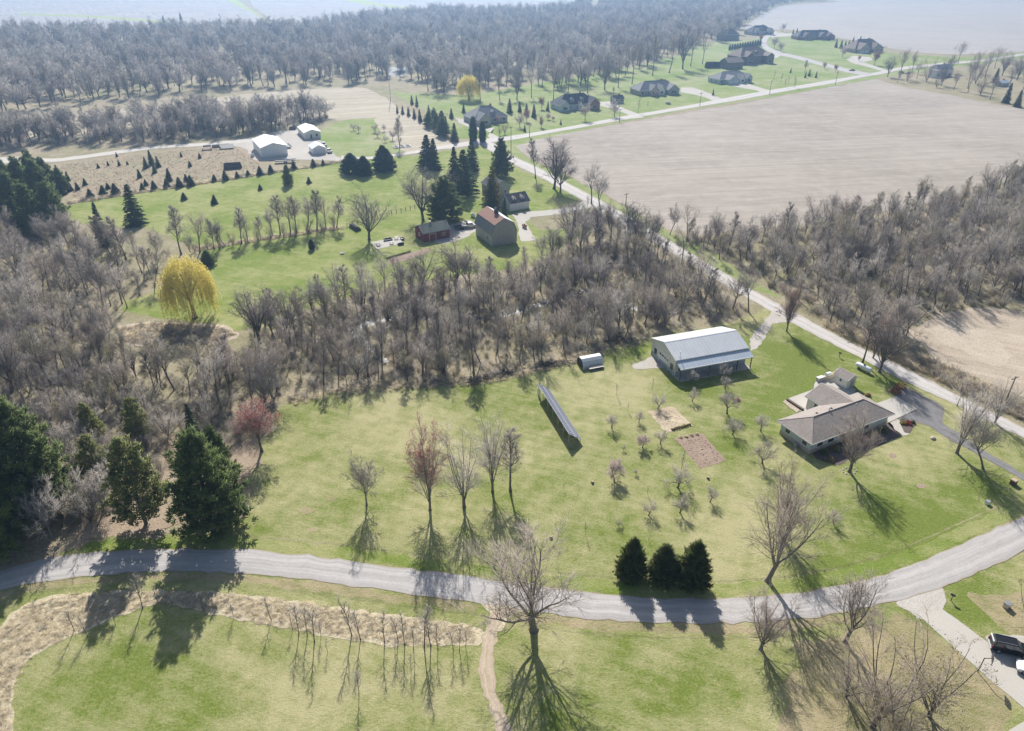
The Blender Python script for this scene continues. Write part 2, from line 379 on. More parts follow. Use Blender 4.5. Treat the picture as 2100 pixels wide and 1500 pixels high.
# far fields
S('far_field', [(-900, -60), (440, -60), (500, 16), (558, 50), (420, 64), (260, 66), (0, 62), (-900, 90)], 0.06, 'far_till', 1.5, 20, False)
S('far_field', [(475, -60), (1190, -60), (1180, 10), (1060, 24), (900, 22), (740, 36), (600, 62), (572, 52), (520, 14)], 0.06, 'far_till', 1.5, 20, False)
S('far_field', [(1545, 62), (1535, 50), (1600, 14), (1720, 4), (1780, -12), (3200, -40), (3200, 170), (2250, 112), (2100, 106), (1960, 112), (1830, 100), (1720, 78), (1630, 62)], 0.06, 'stubble_far', 0.8, 6, True)
strip('grass_strip', [(430, -20), (470, 4), (520, 28), (566, 58)], [(462, -20), (492, 4), (546, 40), (586, 58)], 0.09, 'grass_strip', 12)
strip('grass_strip', [(640, -20), (720, 4), (840, 20), (940, 26)], [(690, -20), (760, 4), (870, 18), (960, 23)], 0.09, 'grass_strip', 12)
strip('grass_strip', [(40, 28), (180, 32), (300, 40), (350, 46)], [(40, 31), (180, 36), (300, 45), (350, 51)], 0.09, 'grass_strip', 12)
S('crop_field', [(-200, 285), (0, 262), (150, 237), (300, 216), (480, 196), (640, 183), (738, 180), (785, 198), (814, 222), (780, 240), (640, 250), (560, 262), (300, 270), (0, 300)], 0.03, 'stubble_left', 0.5, 3)
S('crop_field', [(772, 243), (812, 226), (840, 230), (880, 262), (935, 304), (905, 306), (830, 312), (800, 285), (775, 262)], 0.035, 'stubble_left', 0.4, 2)
S('crop_field', [(1064, 300), (1090, 288), (1160, 275), (1300, 250), (1420, 229), (1520, 213), (1600, 198), (1700, 180), (1795, 163), (1850, 178), (1960, 198), (2050, 216), (2200, 240), (2700, 330), (2700, 520), (2100, 352), (1990, 400), (1800, 440), (1600, 466), (1440, 482), (1370, 470), (1300, 432), (1235, 398), (1160, 358), (1100, 332), (1072, 316)], 0.03, 'stubble', 0.8, 2.0, False)
S('crop_field', [(1872, 680), (1915, 648), (2000, 634), (2100, 640), (2500, 690), (2500, 1000), (2130, 826), (2060, 800), (1985, 768), (1925, 738), (1885, 706)], 0.03, 'stubble_warm', 0.7, 1.5)
S('sand_bank', [(1905, 680), (1960, 655), (2030, 690), (2070, 735), (2040, 750), (1970, 720)], 0.045, 'sand_bank', 0.8, 1.2)
# lawns
S('lawn', [(795, 188), (960, 196), (1130, 166), (1300, 136), (1400, 112), (1440, 88), (1560, 80), (1600, 64), (1650, 72), (1720, 84), (1830, 110), (1960, 118), (2100, 108), (2100, 120), (1960, 138), (1815, 158), (1600, 196), (1400, 228), (1200, 266), (1070, 296), (1050, 300), (980, 285), (930, 285), (905, 240), (850, 215)], 0.02, 'turf_far', 0.5, 3, False)
S('lawn', [(1020, 296), (1060, 288), (1110, 282), (1062, 301), (1075, 320), (1105, 336), (1170, 364), (1240, 402), (1310, 440), (1370, 474), (1440, 500), (1520, 560), (1600, 610), (1560, 600), (1420, 530), (1300, 460), (1180, 400), (1060, 338)], 0.022, 'turf_far', 0.4, 1.5, False)
S('lawn', [(640, 300), (668, 262), (720, 244), (760, 238), (800, 268), (832, 292), (838, 308), (790, 318), (720, 324), (690, 318)], 0.02, 'turf_far', 0.4, 2)
S('lawn', [(140, 424), (230, 404), (340, 385), (450, 368), (560, 352), (640, 342), (720, 330), (860, 318), (985, 300), (1020, 308), (1045, 335), (1110, 368), (1185, 404), (1190, 412), (1150, 424), (1100, 440), (1085, 452), (1110, 472), (1165, 470), (1210, 460), (1200, 480), (1150, 505), (1130, 525), (1050, 552), (930, 566), (800, 590), (700, 612), (600, 650), (520, 672), (478, 680), (440, 664), (380, 660), (300, 648), (250, 628), (330, 590), (430, 545), (390, 505), (300, 470), (210, 465), (150, 450)], 0.02, 'turf_green', 0.5, 1.2)
S('lawn', [(585, 835), (640, 815), (720, 800), (850, 795), (960, 785), (1080, 765), (1180, 738), (1265, 706), (1340, 690), (1400, 680), (1500, 660), (1560, 640), (1576, 634), (1660, 678), (1800, 750), (1950, 822), (2100, 895), (2240, 960), (2240, 1010), (2100, 1068), (1960, 1128), (1790, 1195), (1600, 1228), (1460, 1236), (1200, 1222), (1000, 1198), (700, 1158), (480, 1136), (250, 1138), (120, 1150), (150, 1125), (330, 1100), (430, 1095), (510, 1040), (520, 960), (545, 890)], 0.02, 'turf_main', 0.5, 0.9)
S('lawn', [(-300, 1290), (0, 1195), (100, 1178), (200, 1168), (350, 1164), (480, 1168), (700, 1190), (1000, 1232), (1200, 1260), (1460, 1272), (1700, 1254), (1880, 1212), (2030, 1156), (2160, 1105), (2500, 1000), (2600, 1500), (2300, 1800), (1500, 1900), (400, 1900), (-500, 1800)], 0.02, 'turf_main', 0.4, 0.9)
S('rough_grass', [(-300, 1700), (-300, 1180), (0, 1160), (90, 1120), (260, 1080), (330, 1090), (130, 1152), (0, 1182), (-260, 1260), (-300, 1280)], 0.015, 'scrub_ground', 0.4, 1)
S('rough_grass', [(1640, 1330), (1730, 1290), (1860, 1275), (1960, 1340), (2060, 1430), (2040, 1560), (1800, 1650), (1640, 1560), (1600, 1430)], 0.028, 'turf_rough', 0.8, 0.9)
S('rough_grass', [(1990, 1225), (2050, 1215), (2120, 1225), (2200, 1300), (2140, 1330), (2075, 1300), (2030, 1262)], 0.028, 'turf_rough', 0.5, 0.8)
S('scrub_lot', [(112, 338), (330, 310), (480, 300), (520, 322), (545, 345), (450, 366), (300, 392), (150, 412), (128, 372)], 0.02, 'scrub_ground', 0.6, 1.5)
S('sand_bank', [(240, 672), (300, 660), (370, 664), (455, 668), (486, 684), (470, 700), (400, 702), (330, 712), (260, 705)], 0.03, 'sand_bank', 0.5, 0.8)
S('leaf_litter', [(160, 1095), (200, 1010), (300, 960), (345, 905), (400, 900), (520, 905), (535, 940), (510, 985), (430, 1060), (330, 1090)], 0.034, 'needle_litter', 0.7, 0.8)
for i, (u, v, a, b) in enumerate([(628, 1048, 15, 8), (676, 1022, 9, 6), (640, 1086, 10, 5), (1830, 936, 7, 4), (1890, 998, 8, 4), (1513, 820, 8, 5)]):
    S('worn_patch', [(u + a * math.cos(t * .785), v + b * math.sin(t * .785)) for t in range(8)], 0.036, 'turf_rough' if i < 3 else 'bare_dirt', 0.25, 0.4, True, i)
# roads
strip('road', [(-300, 1300), (-120, 1212), (0, 1170), (100, 1145), (200, 1132), (330, 1126), (480, 1128), (560, 1132), (700, 1150), (850, 1168), (1010, 1190), (1190, 1213), (1330, 1226), (1460, 1228), (1600, 1220), (1700, 1205), (1790, 1185), (1880, 1155), (1960, 1120), (2040, 1085), (2100, 1058), (2220, 1002), (2400, 925)],
      [(-300, 1380), (-120, 1266), (0, 1213), (70, 1196), (200, 1182), (350, 1173), (480, 1177), (560, 1182), (700, 1200), (840, 1220), (1000, 1240), (1190, 1268), (1330, 1277), (1460, 1279), (1580, 1274), (1700, 1262), (1800, 1243), (1890, 1218), (1965, 1192), (2030, 1165), (2100, 1130), (2220, 1065), (2400, 980)], 0.06, 'road_seal', 1.5)
strip('road', [(1000, 285), (1044, 316), (1097, 341), (1163, 375), (1240, 416), (1333, 471), (1403, 511), (1480, 557), (1578, 614), (1636, 644), (1699, 679), (1764, 713), (1850, 753), (1913, 784), (1953, 806), (2020, 838), (2100, 878), (2300, 976)],
      [(985, 296), (1030, 326), (1097, 359), (1177, 402), (1262, 450), (1330, 491), (1396, 531), (1480, 582), (1578, 637), (1650, 677), (1721, 713), (1793, 750), (1850, 780), (1887, 797), (1953, 828), (2036, 869), (2100, 901), (2300, 1000)], 0.06, 'road_county', 1.5)
strip('road', [(975, 287), (1040, 280), (1120, 268), (1200, 254), (1284, 238), (1340, 229), (1420, 215), (1484, 202), (1574, 186), (1660, 172), (1760, 155), (1812, 146), (1849, 138), (1925, 130), (1990, 125), (2040, 119), (2100, 110), (2400, 70)],
      [(975, 297), (1048, 288), (1110, 277), (1200, 261), (1300, 243), (1350, 234), (1420, 222), (1520, 205), (1600, 190), (1700, 173), (1770, 159), (1812, 152), (1849, 144), (1925, 135), (1990, 129), (2040, 123), (2100, 114), (2400, 74)], 0.075, 'road_county', 3)
strip('road', [(985, 286), (940, 294), (900, 300), (860, 308), (810, 316), (760, 322), (720, 322), (700, 320)], [(990, 296), (945, 302), (905, 307), (862, 314), (812, 321), (760, 327), (720, 330), (700, 330)], 0.07, 'lane_gravel', 2)
strip('gravel_lane', [(520, 283), (440, 292), (330, 299), (250, 308), (170, 319), (110, 326), (40, 322), (-60, 328), (-300, 350)], [(520, 292), (440, 299), (330, 305), (250, 315), (170, 326), (110, 333), (40, 334), (-60, 345), (-300, 375)], 0.07, 'lane_gravel', 2)
S('gravel_yard', [(440, 292), (520, 284), (560, 272), (600, 266), (625, 262), (655, 285), (668, 305), (690, 320), (712, 330), (600, 328), (530, 330), (512, 318), (500, 304)], 0.05, 'gravel', 0.4, 1.5)
strip('subdivision_road', [(1795, 152), (1760, 146), (1700, 132), (1640, 116), (1602, 107), (1580, 98), (1572, 88), (1580, 76), (1600, 66)], [(1775, 156), (1740, 150), (1690, 137), (1630, 121), (1590, 112), (1566, 100), (1560, 88), (1566, 76), (1580, 64)], 0.09, 'road_seal', 3)
S('driveway', [(1298, 244), (1284, 234), (1262, 226), (1226, 216), (1228, 210), (1256, 208), (1268, 218), (1298, 230), (1318, 237), (1320, 242)], 0.085, 'concrete', 0.1, 2, False)
S('driveway', [(1470, 211), (1445, 200), (1420, 194), (1396, 190), (1396, 180), (1420, 180), (1440, 186), (1462, 195), (1484, 205), (1490, 208)], 0.085, 'concrete', 0.1, 2, False)
S('driveway', [(1574, 194), (1550, 186), (1516, 180), (1480, 172), (1478, 168), (1520, 170), (1545, 176), (1572, 184), (1590, 188), (1592, 191)], 0.085, 'concrete', 0.1, 2, False)
S('driveway', [(1820, 150), (1780, 138), (1748, 130), (1735, 122), (1750, 115), (1785, 118), (1790, 124), (1770, 128), (1800, 138), (1825, 146)], 0.085, 'concrete', 0.1, 2, False)
S('driveway', [(1582, 112), (1596, 109), (1602, 114), (1592, 120), (1584, 118)], 0.1, 'concrete', 0.1, 2, False)
S('driveway', [(1580, 72), (1600, 68), (1640, 70), (1642, 74), (1600, 76), (1582, 78)], 0.1, 'concrete', 0.1, 2, False)
S('driveway', [(1015, 262), (1000, 280), (1010, 288), (1030, 284), (1012, 276), (985, 262), (955, 246), (930, 242), (940, 252), (975, 268)], 0.08, 'concrete', 0.1, 2, False)
S('farm_driveway', [(1215, 412), (1190, 404), (1196, 412), (1180, 424), (1120, 432), (1080, 434), (1050, 440), (1062, 458), (1064, 480), (1070, 496), (1100, 494), (1085, 470), (1078, 456), (1090, 446), (1150, 440), (1215, 426), (1240, 432)], 0.05, 'concrete', 0.15, 0.8, False)
S('farm_yard', [(900, 500), (948, 490), (980, 470), (965, 452), (930, 460), (905, 470), (890, 480)], 0.045, 'gravel', 0.3, 0.8)
S('patio', [(761, 497), (820, 487), (828, 499), (772, 512)], 0.06, 'concrete', 0.0, 1, False)
S('garden_plot', [(792, 530), (850, 517), (880, 508), (884, 516), (850, 530), (800, 543)], 0.04, 'bare_dirt', 0.1, 0.6, False)
# ranch house plot
strip('asphalt_driveway', [(1853, 793), (1884, 808), (1936, 836), (1931, 866), (1973, 892), (2020, 926), (2073, 956), (2100, 974), (2220, 1030)],
      [(1838, 814), (1881, 840), (1842, 858), (1899, 871), (1929, 892), (1967, 912), (2024, 944), (2080, 975), (2200, 1050)], 0.06, 'asphalt_old', 1.0, 0.08)
S('asphalt_pad', [(1838, 814), (1853, 793), (1936, 836), (1933, 868), (1900, 873), (1842, 859), (1881, 841)], 0.05, 'asphalt_old', 0.06, 0.6, False)
S('concrete_apron', [(1792, 830), (1838, 814), (1881, 840), (1840, 859), (1822, 868), (1815, 850)], 0.125, 'concrete', 0.0, 1, False)
S('front_walk', [(1822, 868), (1841, 860), (1850, 878), (1864, 890), (1850, 893), (1836, 884)], 0.05, 'gravel', 0.08, 0.4, True)
S('front_bed', [(1660, 925), (1676, 942), (1720, 955), (1850, 893), (1836, 882), (1824, 866)], 0.05, 'mulch', 0.1, 0.5, False)
S('flower_bed', [(1846, 862), (1863, 859), (1877, 866), (1875, 874), (1864, 889), (1856, 888), (1850, 877)], 0.07, 'mulch', 0.05, 0.4, True)
S('patio', [(1613, 819), (1669, 799), (1669, 790), (1674, 781), (1716, 768), (1756, 800), (1740, 822), (1690, 836), (1648, 848), (1638, 842)], 0.08, 'concrete', 0.0, 1, False)
S('patio_bed', [(1606, 825), (1615, 819), (1640, 842), (1634, 848)], 0.1, 'sand_bank', 0.05, 0.5, False)
S('garden_plot', [(1329, 845), (1378, 833), (1420, 873), (1366, 889)], 0.045, 'straw_soil', 0.12, 0.4, False)
S('garden_plot', [(1383, 900), (1438, 888), (1489, 945), (1437, 962)], 0.045, 'bare_dirt', 0.12, 0.4, False)
S('barn_driveway', [(1568, 658), (1582, 640), (1618, 660), (1584, 664), (1560, 708), (1541, 722), (1536, 696)], 0.05, 'gravel', 0.2, 0.6, False)
S('barn_apron', [(1297, 750), (1318, 740), (1342, 732), (1368, 752), (1320, 757), (1302, 757)], 0.05, 'gravel', 0.15, 0.5, True)
strip('dirt_track', [(1012, 1246), (996, 1290), (985, 1330), (981, 1370), (990, 1420), (1008, 1470), (1018, 1520), (1030, 1700)], [(1052, 1250), (1024, 1290), (1013, 1330), (1013, 1380), (1022, 1430), (1042, 1470), (1052, 1520), (1070, 1700)], 0.045, 'dirt_track', 0.7, 0.2)
S('track_mouth', [(990, 1236), (1075, 1248), (1050, 1262), (1024, 1296), (998, 1296), (1008, 1262)], 0.05, 'dead_grass', 0.12, 0.4, True)
S('concrete_driveway', [(1888, 1267), (1930, 1248), (1980, 1284), (2025, 1318), (2062, 1345), (2140, 1392), (2300, 1500), (2300, 1640), (2100, 1453), (2027, 1393), (1950, 1323)], 0.06, 'concrete', 0.04, 0.6, False)
S('parking_spot', [(2024, 1312), (2056, 1300), (2200, 1330), (2300, 1420), (2140, 1396), (2062, 1347)], 0.045, 'gravel', 0.15, 0.5, True)
S('driveway_mouth', [(1840, 1238), (1886, 1214), (1926, 1204), (1938, 1226), (1932, 1250), (1888, 1269), (1870, 1258)], 0.05, 'gravel', 0.12, 0.4, True)
S('concrete_walk', [(2050, 1510), (2110, 1474), (2200, 1540), (2100, 1600)], 0.06, 'concrete', 0.0, 1, False)
S('prairie_floor', [(-60, 1700), (-40, 1420), (0, 1290), (60, 1235), (160, 1218), (260, 1212), (420, 1214), (560, 1228), (700, 1248), (860, 1270), (975, 1285), (985, 1320), (900, 1322), (800, 1325), (650, 1300), (540, 1280), (420, 1254), (330, 1238), (250, 1262), (160, 1300), (70, 1345), (30, 1400), (26, 1480), (30, 1700)], 0.04, 'dead_grass', 0.22, 0.5)
# verges: greener grass beside the road with the faint line of a shallow ditch
def beside(px, off):
    pts = [G(u, v) for u, v in px]; out = []
    for i, p in enumerate(pts):
        t = (pts[min(i + 1, len(pts) - 1)] - pts[max(i - 1, 0)]).normalized(); out.append(p + Vector((-t.y, t.x, 0)) * off)
    return out
def verge(name, px, o0, o1, mat, z, jit=.25):
    A_, B_ = spline(beside(px, o0), 1.2, False), spline(beside(px, o1), 1.2, False); n = min(len(A_), len(B_)); rng = random.Random(5); vs = []; fs = []
    for i in range(n):
        a, b = A_[int(i * (len(A_) - 1) / (n - 1))], B_[int(i * (len(B_) - 1) / (n - 1))]; vs += [(a.x + rng.gauss(0, jit), a.y + rng.gauss(0, jit), z), (b.x + rng.gauss(0, jit), b.y + rng.gauss(0, jit), z)]
    for i in range(n - 1): fs.append((2 * i, 2 * i + 1, 2 * i + 3, 2 * i + 2))
    me = bpy.data.meshes.new(name); me.from_pydata(vs, [], fs); me.materials.append(MATS[mat]); me.update()
    if me.polygons[0].normal.z < 0: me.flip_normals()
    tag(obj(name, me), None, kind='structure')
RT = [(160, 1136), (330, 1126), (480, 1128), (700, 1150), (850, 1168), (1010, 1190), (1190, 1213), (1330, 1226), (1460, 1228), (1600, 1220), (1700, 1205), (1790, 1185), (1880, 1155), (1960, 1120), (2100, 1058)]
RB = [(-60, 1240), (70, 1196), (200, 1182), (350, 1173), (480, 1177), (700, 1200), (840, 1220), (985, 1238)]
RB2 = [(1070, 1252), (1190, 1268), (1330, 1277), (1460, 1279), (1580, 1274), (1700, 1262), (1800, 1243)]
verge('verge', RT, .2, 2.6, 'turf_green', .026); verge('ditch', RT, 3.0, 3.35, 'ditch_grass', .03, .1)
verge('verge', RB, -.2, -1.6, 'turf_rough', .026); verge('ditch', RB, -1.9, -2.2, 'ditch_grass', .03, .1)
verge('verge', RB2, -.2, -1.8, 'turf_rough', .026); verge('ditch', RB2, -2.3, -2.6, 'ditch_grass', .03, .1)
# creek
def creek():
    m, nt, b, tc = new_mat('creek_water')
    b.inputs['Base Color'].default_value = (0.10, 0.10, 0.09, 1); b.inputs['Roughness'].default_value = 0.22
    _bump(nt, b, _noise(nt, tc.outputs['Object'], 2.5, 4, 0.7), 0.6, 0.25)
    strip('creek', [(640, 700), (700, 676), (745, 690), (770, 720), (800, 742)], [(640, 706), (700, 684), (735, 696), (758, 724), (788, 748)], 0.05, 'creek_water', 1.0, 0.3)
    strip('creek', [(690, 678), (780, 652), (820, 646), (870, 648), (900, 654), (950, 650), (1010, 648), (1080, 630), (1160, 602), (1200, 594)], [(700, 686), (790, 660), (830, 654), (870, 656), (900, 662), (950, 658), (1014, 655), (1086, 637), (1166, 609), (1206, 600)], 0.05, 'creek_water', 1.2, 0.3)
    strip('creek', [(1240, 610), (1300, 628), (1350, 640), (1420, 632)], [(1240, 617), (1300, 635), (1350, 648), (1420, 640)], 0.05, 'creek_water', 1.2, 0.3)
    strip('stream', [(1186, -10), (1192, 14), (1196, 30), (1202, 46)], [(1200, -10), (1204, 14), (1206, 30), (1208, 46)], 0.09, 'creek_water', 12, 0.5)
    paint('pond_water', (0.03, 0.045, 0.05), (0.025, 0.04, 0.045), .1, .3, spec=.15)
    S('pond', [(790, 141), (832, 138), (834, 154), (802, 156)], 0.06, 'pond_water', 0.4, 3)
creek()

# ------------------------------------------------------------------ trees
R = random.Random(7)
def tube_arrays(pts, rad, sides):
    P = np.array([tuple(p) for p in pts]); n = len(P); r = np.array(rad)
    T = np.gradient(P, axis=0); T /= np.linalg.norm(T, axis=1)[:, None] + 1e-9
    ref = np.array([1.0, 0.13, 0.0]) if abs(T[0][2]) > 0.7 else np.array([0.0, 0.0, 1.0])
    U = np.cross(T, ref); U /= np.linalg.norm(U, axis=1)[:, None] + 1e-9; W = np.cross(T, U)
    a = np.arange(sides) * 2 * math.pi / sides
    V = P[:, None] + (U[:, None] * np.cos(a)[None, :, None] + W[:, None] * np.sin(a)[None, :, None]) * r[:, None, None]
    i = np.arange(n - 1)[:, None] * sides; j = np.arange(sides)[None]; k = (j + 1) % sides
    q = np.stack([i + j, i + k, i + sides + k, i + sides + j], -1).reshape(-1, 4)
    return V.reshape(-1, 3), np.concatenate([q[:, [0, 1, 2]], q[:, [0, 2, 3]]])
def cone_arrays(A, B, r, sides=3):
    """many slender spikes at once, from base points A to tips B"""
    A = np.asarray(A, float).reshape(-1, 3); B = np.asarray(B, float).reshape(-1, 3); n = len(A)
    D = B - A; L = np.linalg.norm(D, axis=1)[:, None] + 1e-9; D = D / L
    ref = np.where(np.abs(D[:, 2:3]) > 0.8, np.array([[1.0, 0, 0]]), np.array([[0, 0, 1.0]]))
    U = np.cross(D, ref); U /= np.linalg.norm(U, axis=1)[:, None] + 1e-9; W = np.cross(D, U)
    r = np.broadcast_to(np.asarray(r, float).reshape(-1, 1), (n, 1))
    rings = [A + (U * math.cos(t) + W * math.sin(t)) * r for t in np.arange(sides) * 2 * math.pi / sides]
    V = np.stack(rings + [B], 1).reshape(-1, 3)
    k = np.arange(n)[:, None] * (sides + 1)
    T = np.concatenate([np.concatenate([k + i, k + (i + 1) % sides, k + sides], 1) for i in range(sides)])
    return V, T
def leaf_arrays(C, size, rng):
    """small flat leaf or bud faces: one folded pair of triangles each"""
    C = np.asarray(C, float).reshape(-1, 3); n = len(C)
    a = rng.normal(size=(n, 3)); a /= np.linalg.norm(a, axis=1)[:, None]; b = rng.normal(size=(n, 3)); b /= np.linalg.norm(b, axis=1)[:, None]
    s = (size * rng.uniform(0.6, 1.4, n))[:, None]
    V = np.stack([C - a * s, C + b * s * 0.6, C + a * s, C - b * s * 0.6 + np.cross(a, b) * s * 0.4], 1).reshape(-1, 3)
    k = np.arange(n)[:, None] * 4
    return V, np.concatenate([np.concatenate([k, k + 1, k + 2], 1), np.concatenate([k, k + 2, k + 3], 1)])
class Acc:
    def __init__(s): s.V = []; s.T = []; s.M = []; s.n = 0
    def add(s, VT, mi=0):
        V, T = VT
        if len(V) == 0: return
        s.V.append(V); s.T.append(T + s.n); s.M.append(np.full(len(T), mi)); s.n += len(V)
    def arrays(s): return np.concatenate(s.V), np.concatenate(s.T), np.concatenate(s.M)
    def mesh(s, name, mats):
        V, T, M = s.arrays(); return raw_mesh(name, V, T, mats, M)
def perp(d, ang, rng):
    u = d.orthogonal().normalized(); u.rotate(Matrix.Rotation(rng.uniform(0, 2 * math.pi), 3, d))
    return (d * math.cos(ang) + u * math.sin(ang)).normalized()
def chain(rng, p, d, L, r0, r1, n, wob, up):
    pts = [p.copy()]; rad = [r0]; d = d.copy()
    for i in range(n):
        d = (d + Vector((rng.gauss(0, wob), rng.gauss(0, wob), rng.gauss(0, wob) + up))).normalized()
        p = p + d * (L / n); pts.append(p.copy()); rad.append(r0 + (r1 - r0) * (i + 1) / n)
    return pts, rad
def at_t(pts, t):
    x = t * (len(pts) - 1); i = min(int(x), len(pts) - 2); f = x - i
    return pts[i].lerp(pts[i + 1], f), (pts[i + 1] - pts[i]).normalized()
def bare_tree(seed, h, form='spread', twig='twig', bark='bark', bud=None, dens=1.0, bud_n=2, low=False, twig_r=0.02, bud_s=.055):
    """leafless tree: trunk part (trunk and limbs) and crown part (branches, twigs and buds)"""
    rng = random.Random(seed); nr = np.random.default_rng(seed)
    A, B = Acc(), Acc(); tw0, tw1 = [], []
    limbs = []
    if form == 'spread':
        hf = h * rng.uniform(0.2, 0.3); tr = chain(rng, Vector((0, 0, -0.2)), Vector((rng.gauss(0, .05), rng.gauss(0, .05), 1)), hf, h * .026, h * .02, 5, .04, .05)
        k = rng.randint(6, 8); lim = [(rng.uniform(.25, .85), h * rng.uniform(.52, .8), .6) for _ in range(k)] + [(.1, h * .74, .7)]; upl = 0.10
    elif form == 'vase':
        hf = h * rng.uniform(0.13, 0.2); tr = chain(rng, Vector((0, 0, -0.2)), Vector((rng.gauss(0, .03), rng.gauss(0, .03), 1)), hf, h * .022, h * .018, 5, .025, .08)
        k = rng.randint(7, 9); lim = [(rng.uniform(.08, .36), h * rng.uniform(.66, .86), .55) for _ in range(k)] + [(.04, h * .84, .7)]; upl = 0.05
    elif form == 'slender':
        hf = h * 0.9; tr = chain(rng, Vector((0, 0, -0.2)), Vector((rng.gauss(0, .05), rng.gauss(0, .05), 1)), hf, h * (.0135 if h > 7 else .009), h * .003, 8, .05, .06)
        k = rng.randint(11, 15); lim = [(rng.uniform(.5, .95), h * rng.uniform(.2, .34), .6) for _ in range(k)]; upl = 0.14
    elif form == 'wood':
        hf = h * rng.uniform(0.40, 0.54); tr = chain(rng, Vector((0, 0, -0.2)), Vector((rng.gauss(0, .1), rng.gauss(0, .1), 1)), hf, h * .016, h * .012, 5, .05, .05)
        k = rng.randint(4, 6); lim = [(rng.uniform(.2, .65), h * rng.uniform(.36, .54), .65) for _ in range(k)] + [(.1, h * .55, .75)]; upl = 0.06
    elif form == 'apple':
        hf = h * rng.uniform(0.26, 0.34); tr = chain(rng, Vector((0, 0, -0.1)), Vector((rng.gauss(0, .15), rng.gauss(0, .15), 1)), hf, h * .035, h * .026, 4, .12, .05)
        k = rng.randint(4, 6); lim = [(rng.uniform(.5, 1.05), h * rng.uniform(.45, .62), .6) for _ in range(k)] + [(.2, h * .6, .6)]; upl = 0.07
    elif form == 'multi':
        hf = h * .05; tr = chain(rng, Vector((0, 0, -0.1)), Vector((0, 0, 1)), hf, h * .02, h * .02, 2, .02, 0)
        k = rng.randint(7, 10); lim = [(rng.uniform(.15, .7), h * rng.uniform(.7, 1.0), .55) for _ in range(k)]; upl = 0.05
    elif form == 'globe':
        hf = h * rng.uniform(.3, .36); tr = chain(rng, Vector((0, 0, -0.1)), Vector((0, 0, 1)), hf, h * .02, h * .016, 4, .03, .05)
        k = rng.randint(9, 12); lim = [(rng.uniform(.15, .85), h * rng.uniform(.5, .62), .45) for _ in range(k)]; upl = 0.03
    tp, trd = tr
    ns = 4 if low else 7
    if not low:                                                       # root flare
        trd = list(trd); trd[0] *= 1.55
    A.add(tube_arrays(tp, trd, ns))
    ratio = dict(spread=.5, vase=.33, slender=.55, wood=.5, apple=.6, multi=.36, globe=.42)[form]
    az0 = rng.uniform(0, 6.28)
    for i, (ang, L, rr) in enumerate(lim):
        if form == 'slender':
            t = 0.32 + 0.66 * (i + rng.random()) / len(lim); L *= (1.25 - t)
        else:
            t = (rng.uniform(.45, 1.0) if form in ('vase', 'globe') else rng.uniform(.7, 1.0)) if i < len(lim) - 1 else 1.0
        p, d0 = at_t(tp, t); az = az0 + i * 2.4 + rng.uniform(-.4, .4)
        d = Vector((math.sin(ang) * math.cos(az), math.sin(ang) * math.sin(az), math.cos(ang)))
        r = trd[-1] * rr * (.95 if form == 'spread' else .72) if form != 'slender' else h * .0055
        pts, rad = chain(rng, p, d, L, r, r * .22, 4 if low else 7, .09 if form != 'apple' else .16, upl)
        A.add(tube_arrays(pts, rad, 3 if low else 5))
        n2 = max(2, int((4 if low else rng.randint(9, 11)) * dens))
        for j in range(n2):
            t2 = (.06 if form in ('vase', 'globe', 'multi') else .16) + (.94 if form in ('vase', 'globe', 'multi') else .84) * (j + rng.random()) / n2; p2, d2 = at_t(pts, min(1, t2))
            L2 = L * ratio * 1.12 * (1.15 - .6 * t2) * rng.uniform(.6, 1.15)
            dd = perp(d2, rng.uniform(.45, .95), rng); dd.z += .15; dd.normalize()
            r2 = max(.012, (r * (1 - .78 * t2)) * .55)
            if low:
                tw0.append(tuple(p2)); tw1.append(tuple(p2 + dd * L2 * 1.0))
                for _ in range(int(5 * dens)):
                    q = p2 + dd * L2 * rng.uniform(.2, .95); e = perp(dd, rng.uniform(.4, .9), rng)
                    tw0.append(tuple(q)); tw1.append(tuple(q + e * L2 * rng.uniform(.3, .6)))
                continue
            pt2, rd2 = chain(rng, p2, dd, L2, r2, r2 * .3, 4, .13, .05)
            B.add(tube_arrays(pt2, rd2, 3))
            n3 = max(2, int(rng.randint(7, 8) * dens))
            for k3 in range(n3):
                t3 = .2 + .8 * (k3 + rng.random()) / n3; p3, d3 = at_t(pt2, min(1, t3))
                L3 = max(.4, L2 * .62 * (1.15 - .6 * t3) * rng.uniform(.6, 1.2))
                e3 = perp(d3, rng.uniform(.4, .9), rng); e3.z += .12; e3.normalize()
                q3 = p3 + e3 * L3; tw0.append(tuple(p3)); tw1.append(tuple(q3))
                for _ in range(max(3, int(7 * dens))):
                    f = rng.uniform(.15, .9); s = p3.lerp(q3, f); e = perp(e3, rng.uniform(.35, .8), rng); e.z += .1
                    tw0.append(tuple(s)); tw1.append(tuple(s + e.normalized() * L3 * rng.uniform(.4, .9)))
    t0, t1 = np.array(tw0), np.array(tw1)
    ln = np.linalg.norm(t1 - t0, axis=1)
    rr = (0.05 if low else twig_r) * np.clip(ln, .5, 1.6)
    B.add(cone_arrays(t0, t1, rr))
    mats = [twig]
    if bud:
        mats.append(bud); C = []
        for _ in range(bud_n):
            f = nr.uniform(.55, 1.0, len(t0))[:, None]; C.append(t0 + (t1 - t0) * f)
        B.add(leaf_arrays(np.concatenate(C), bud_s, nr), 1)
    return A, B, [bark], mats
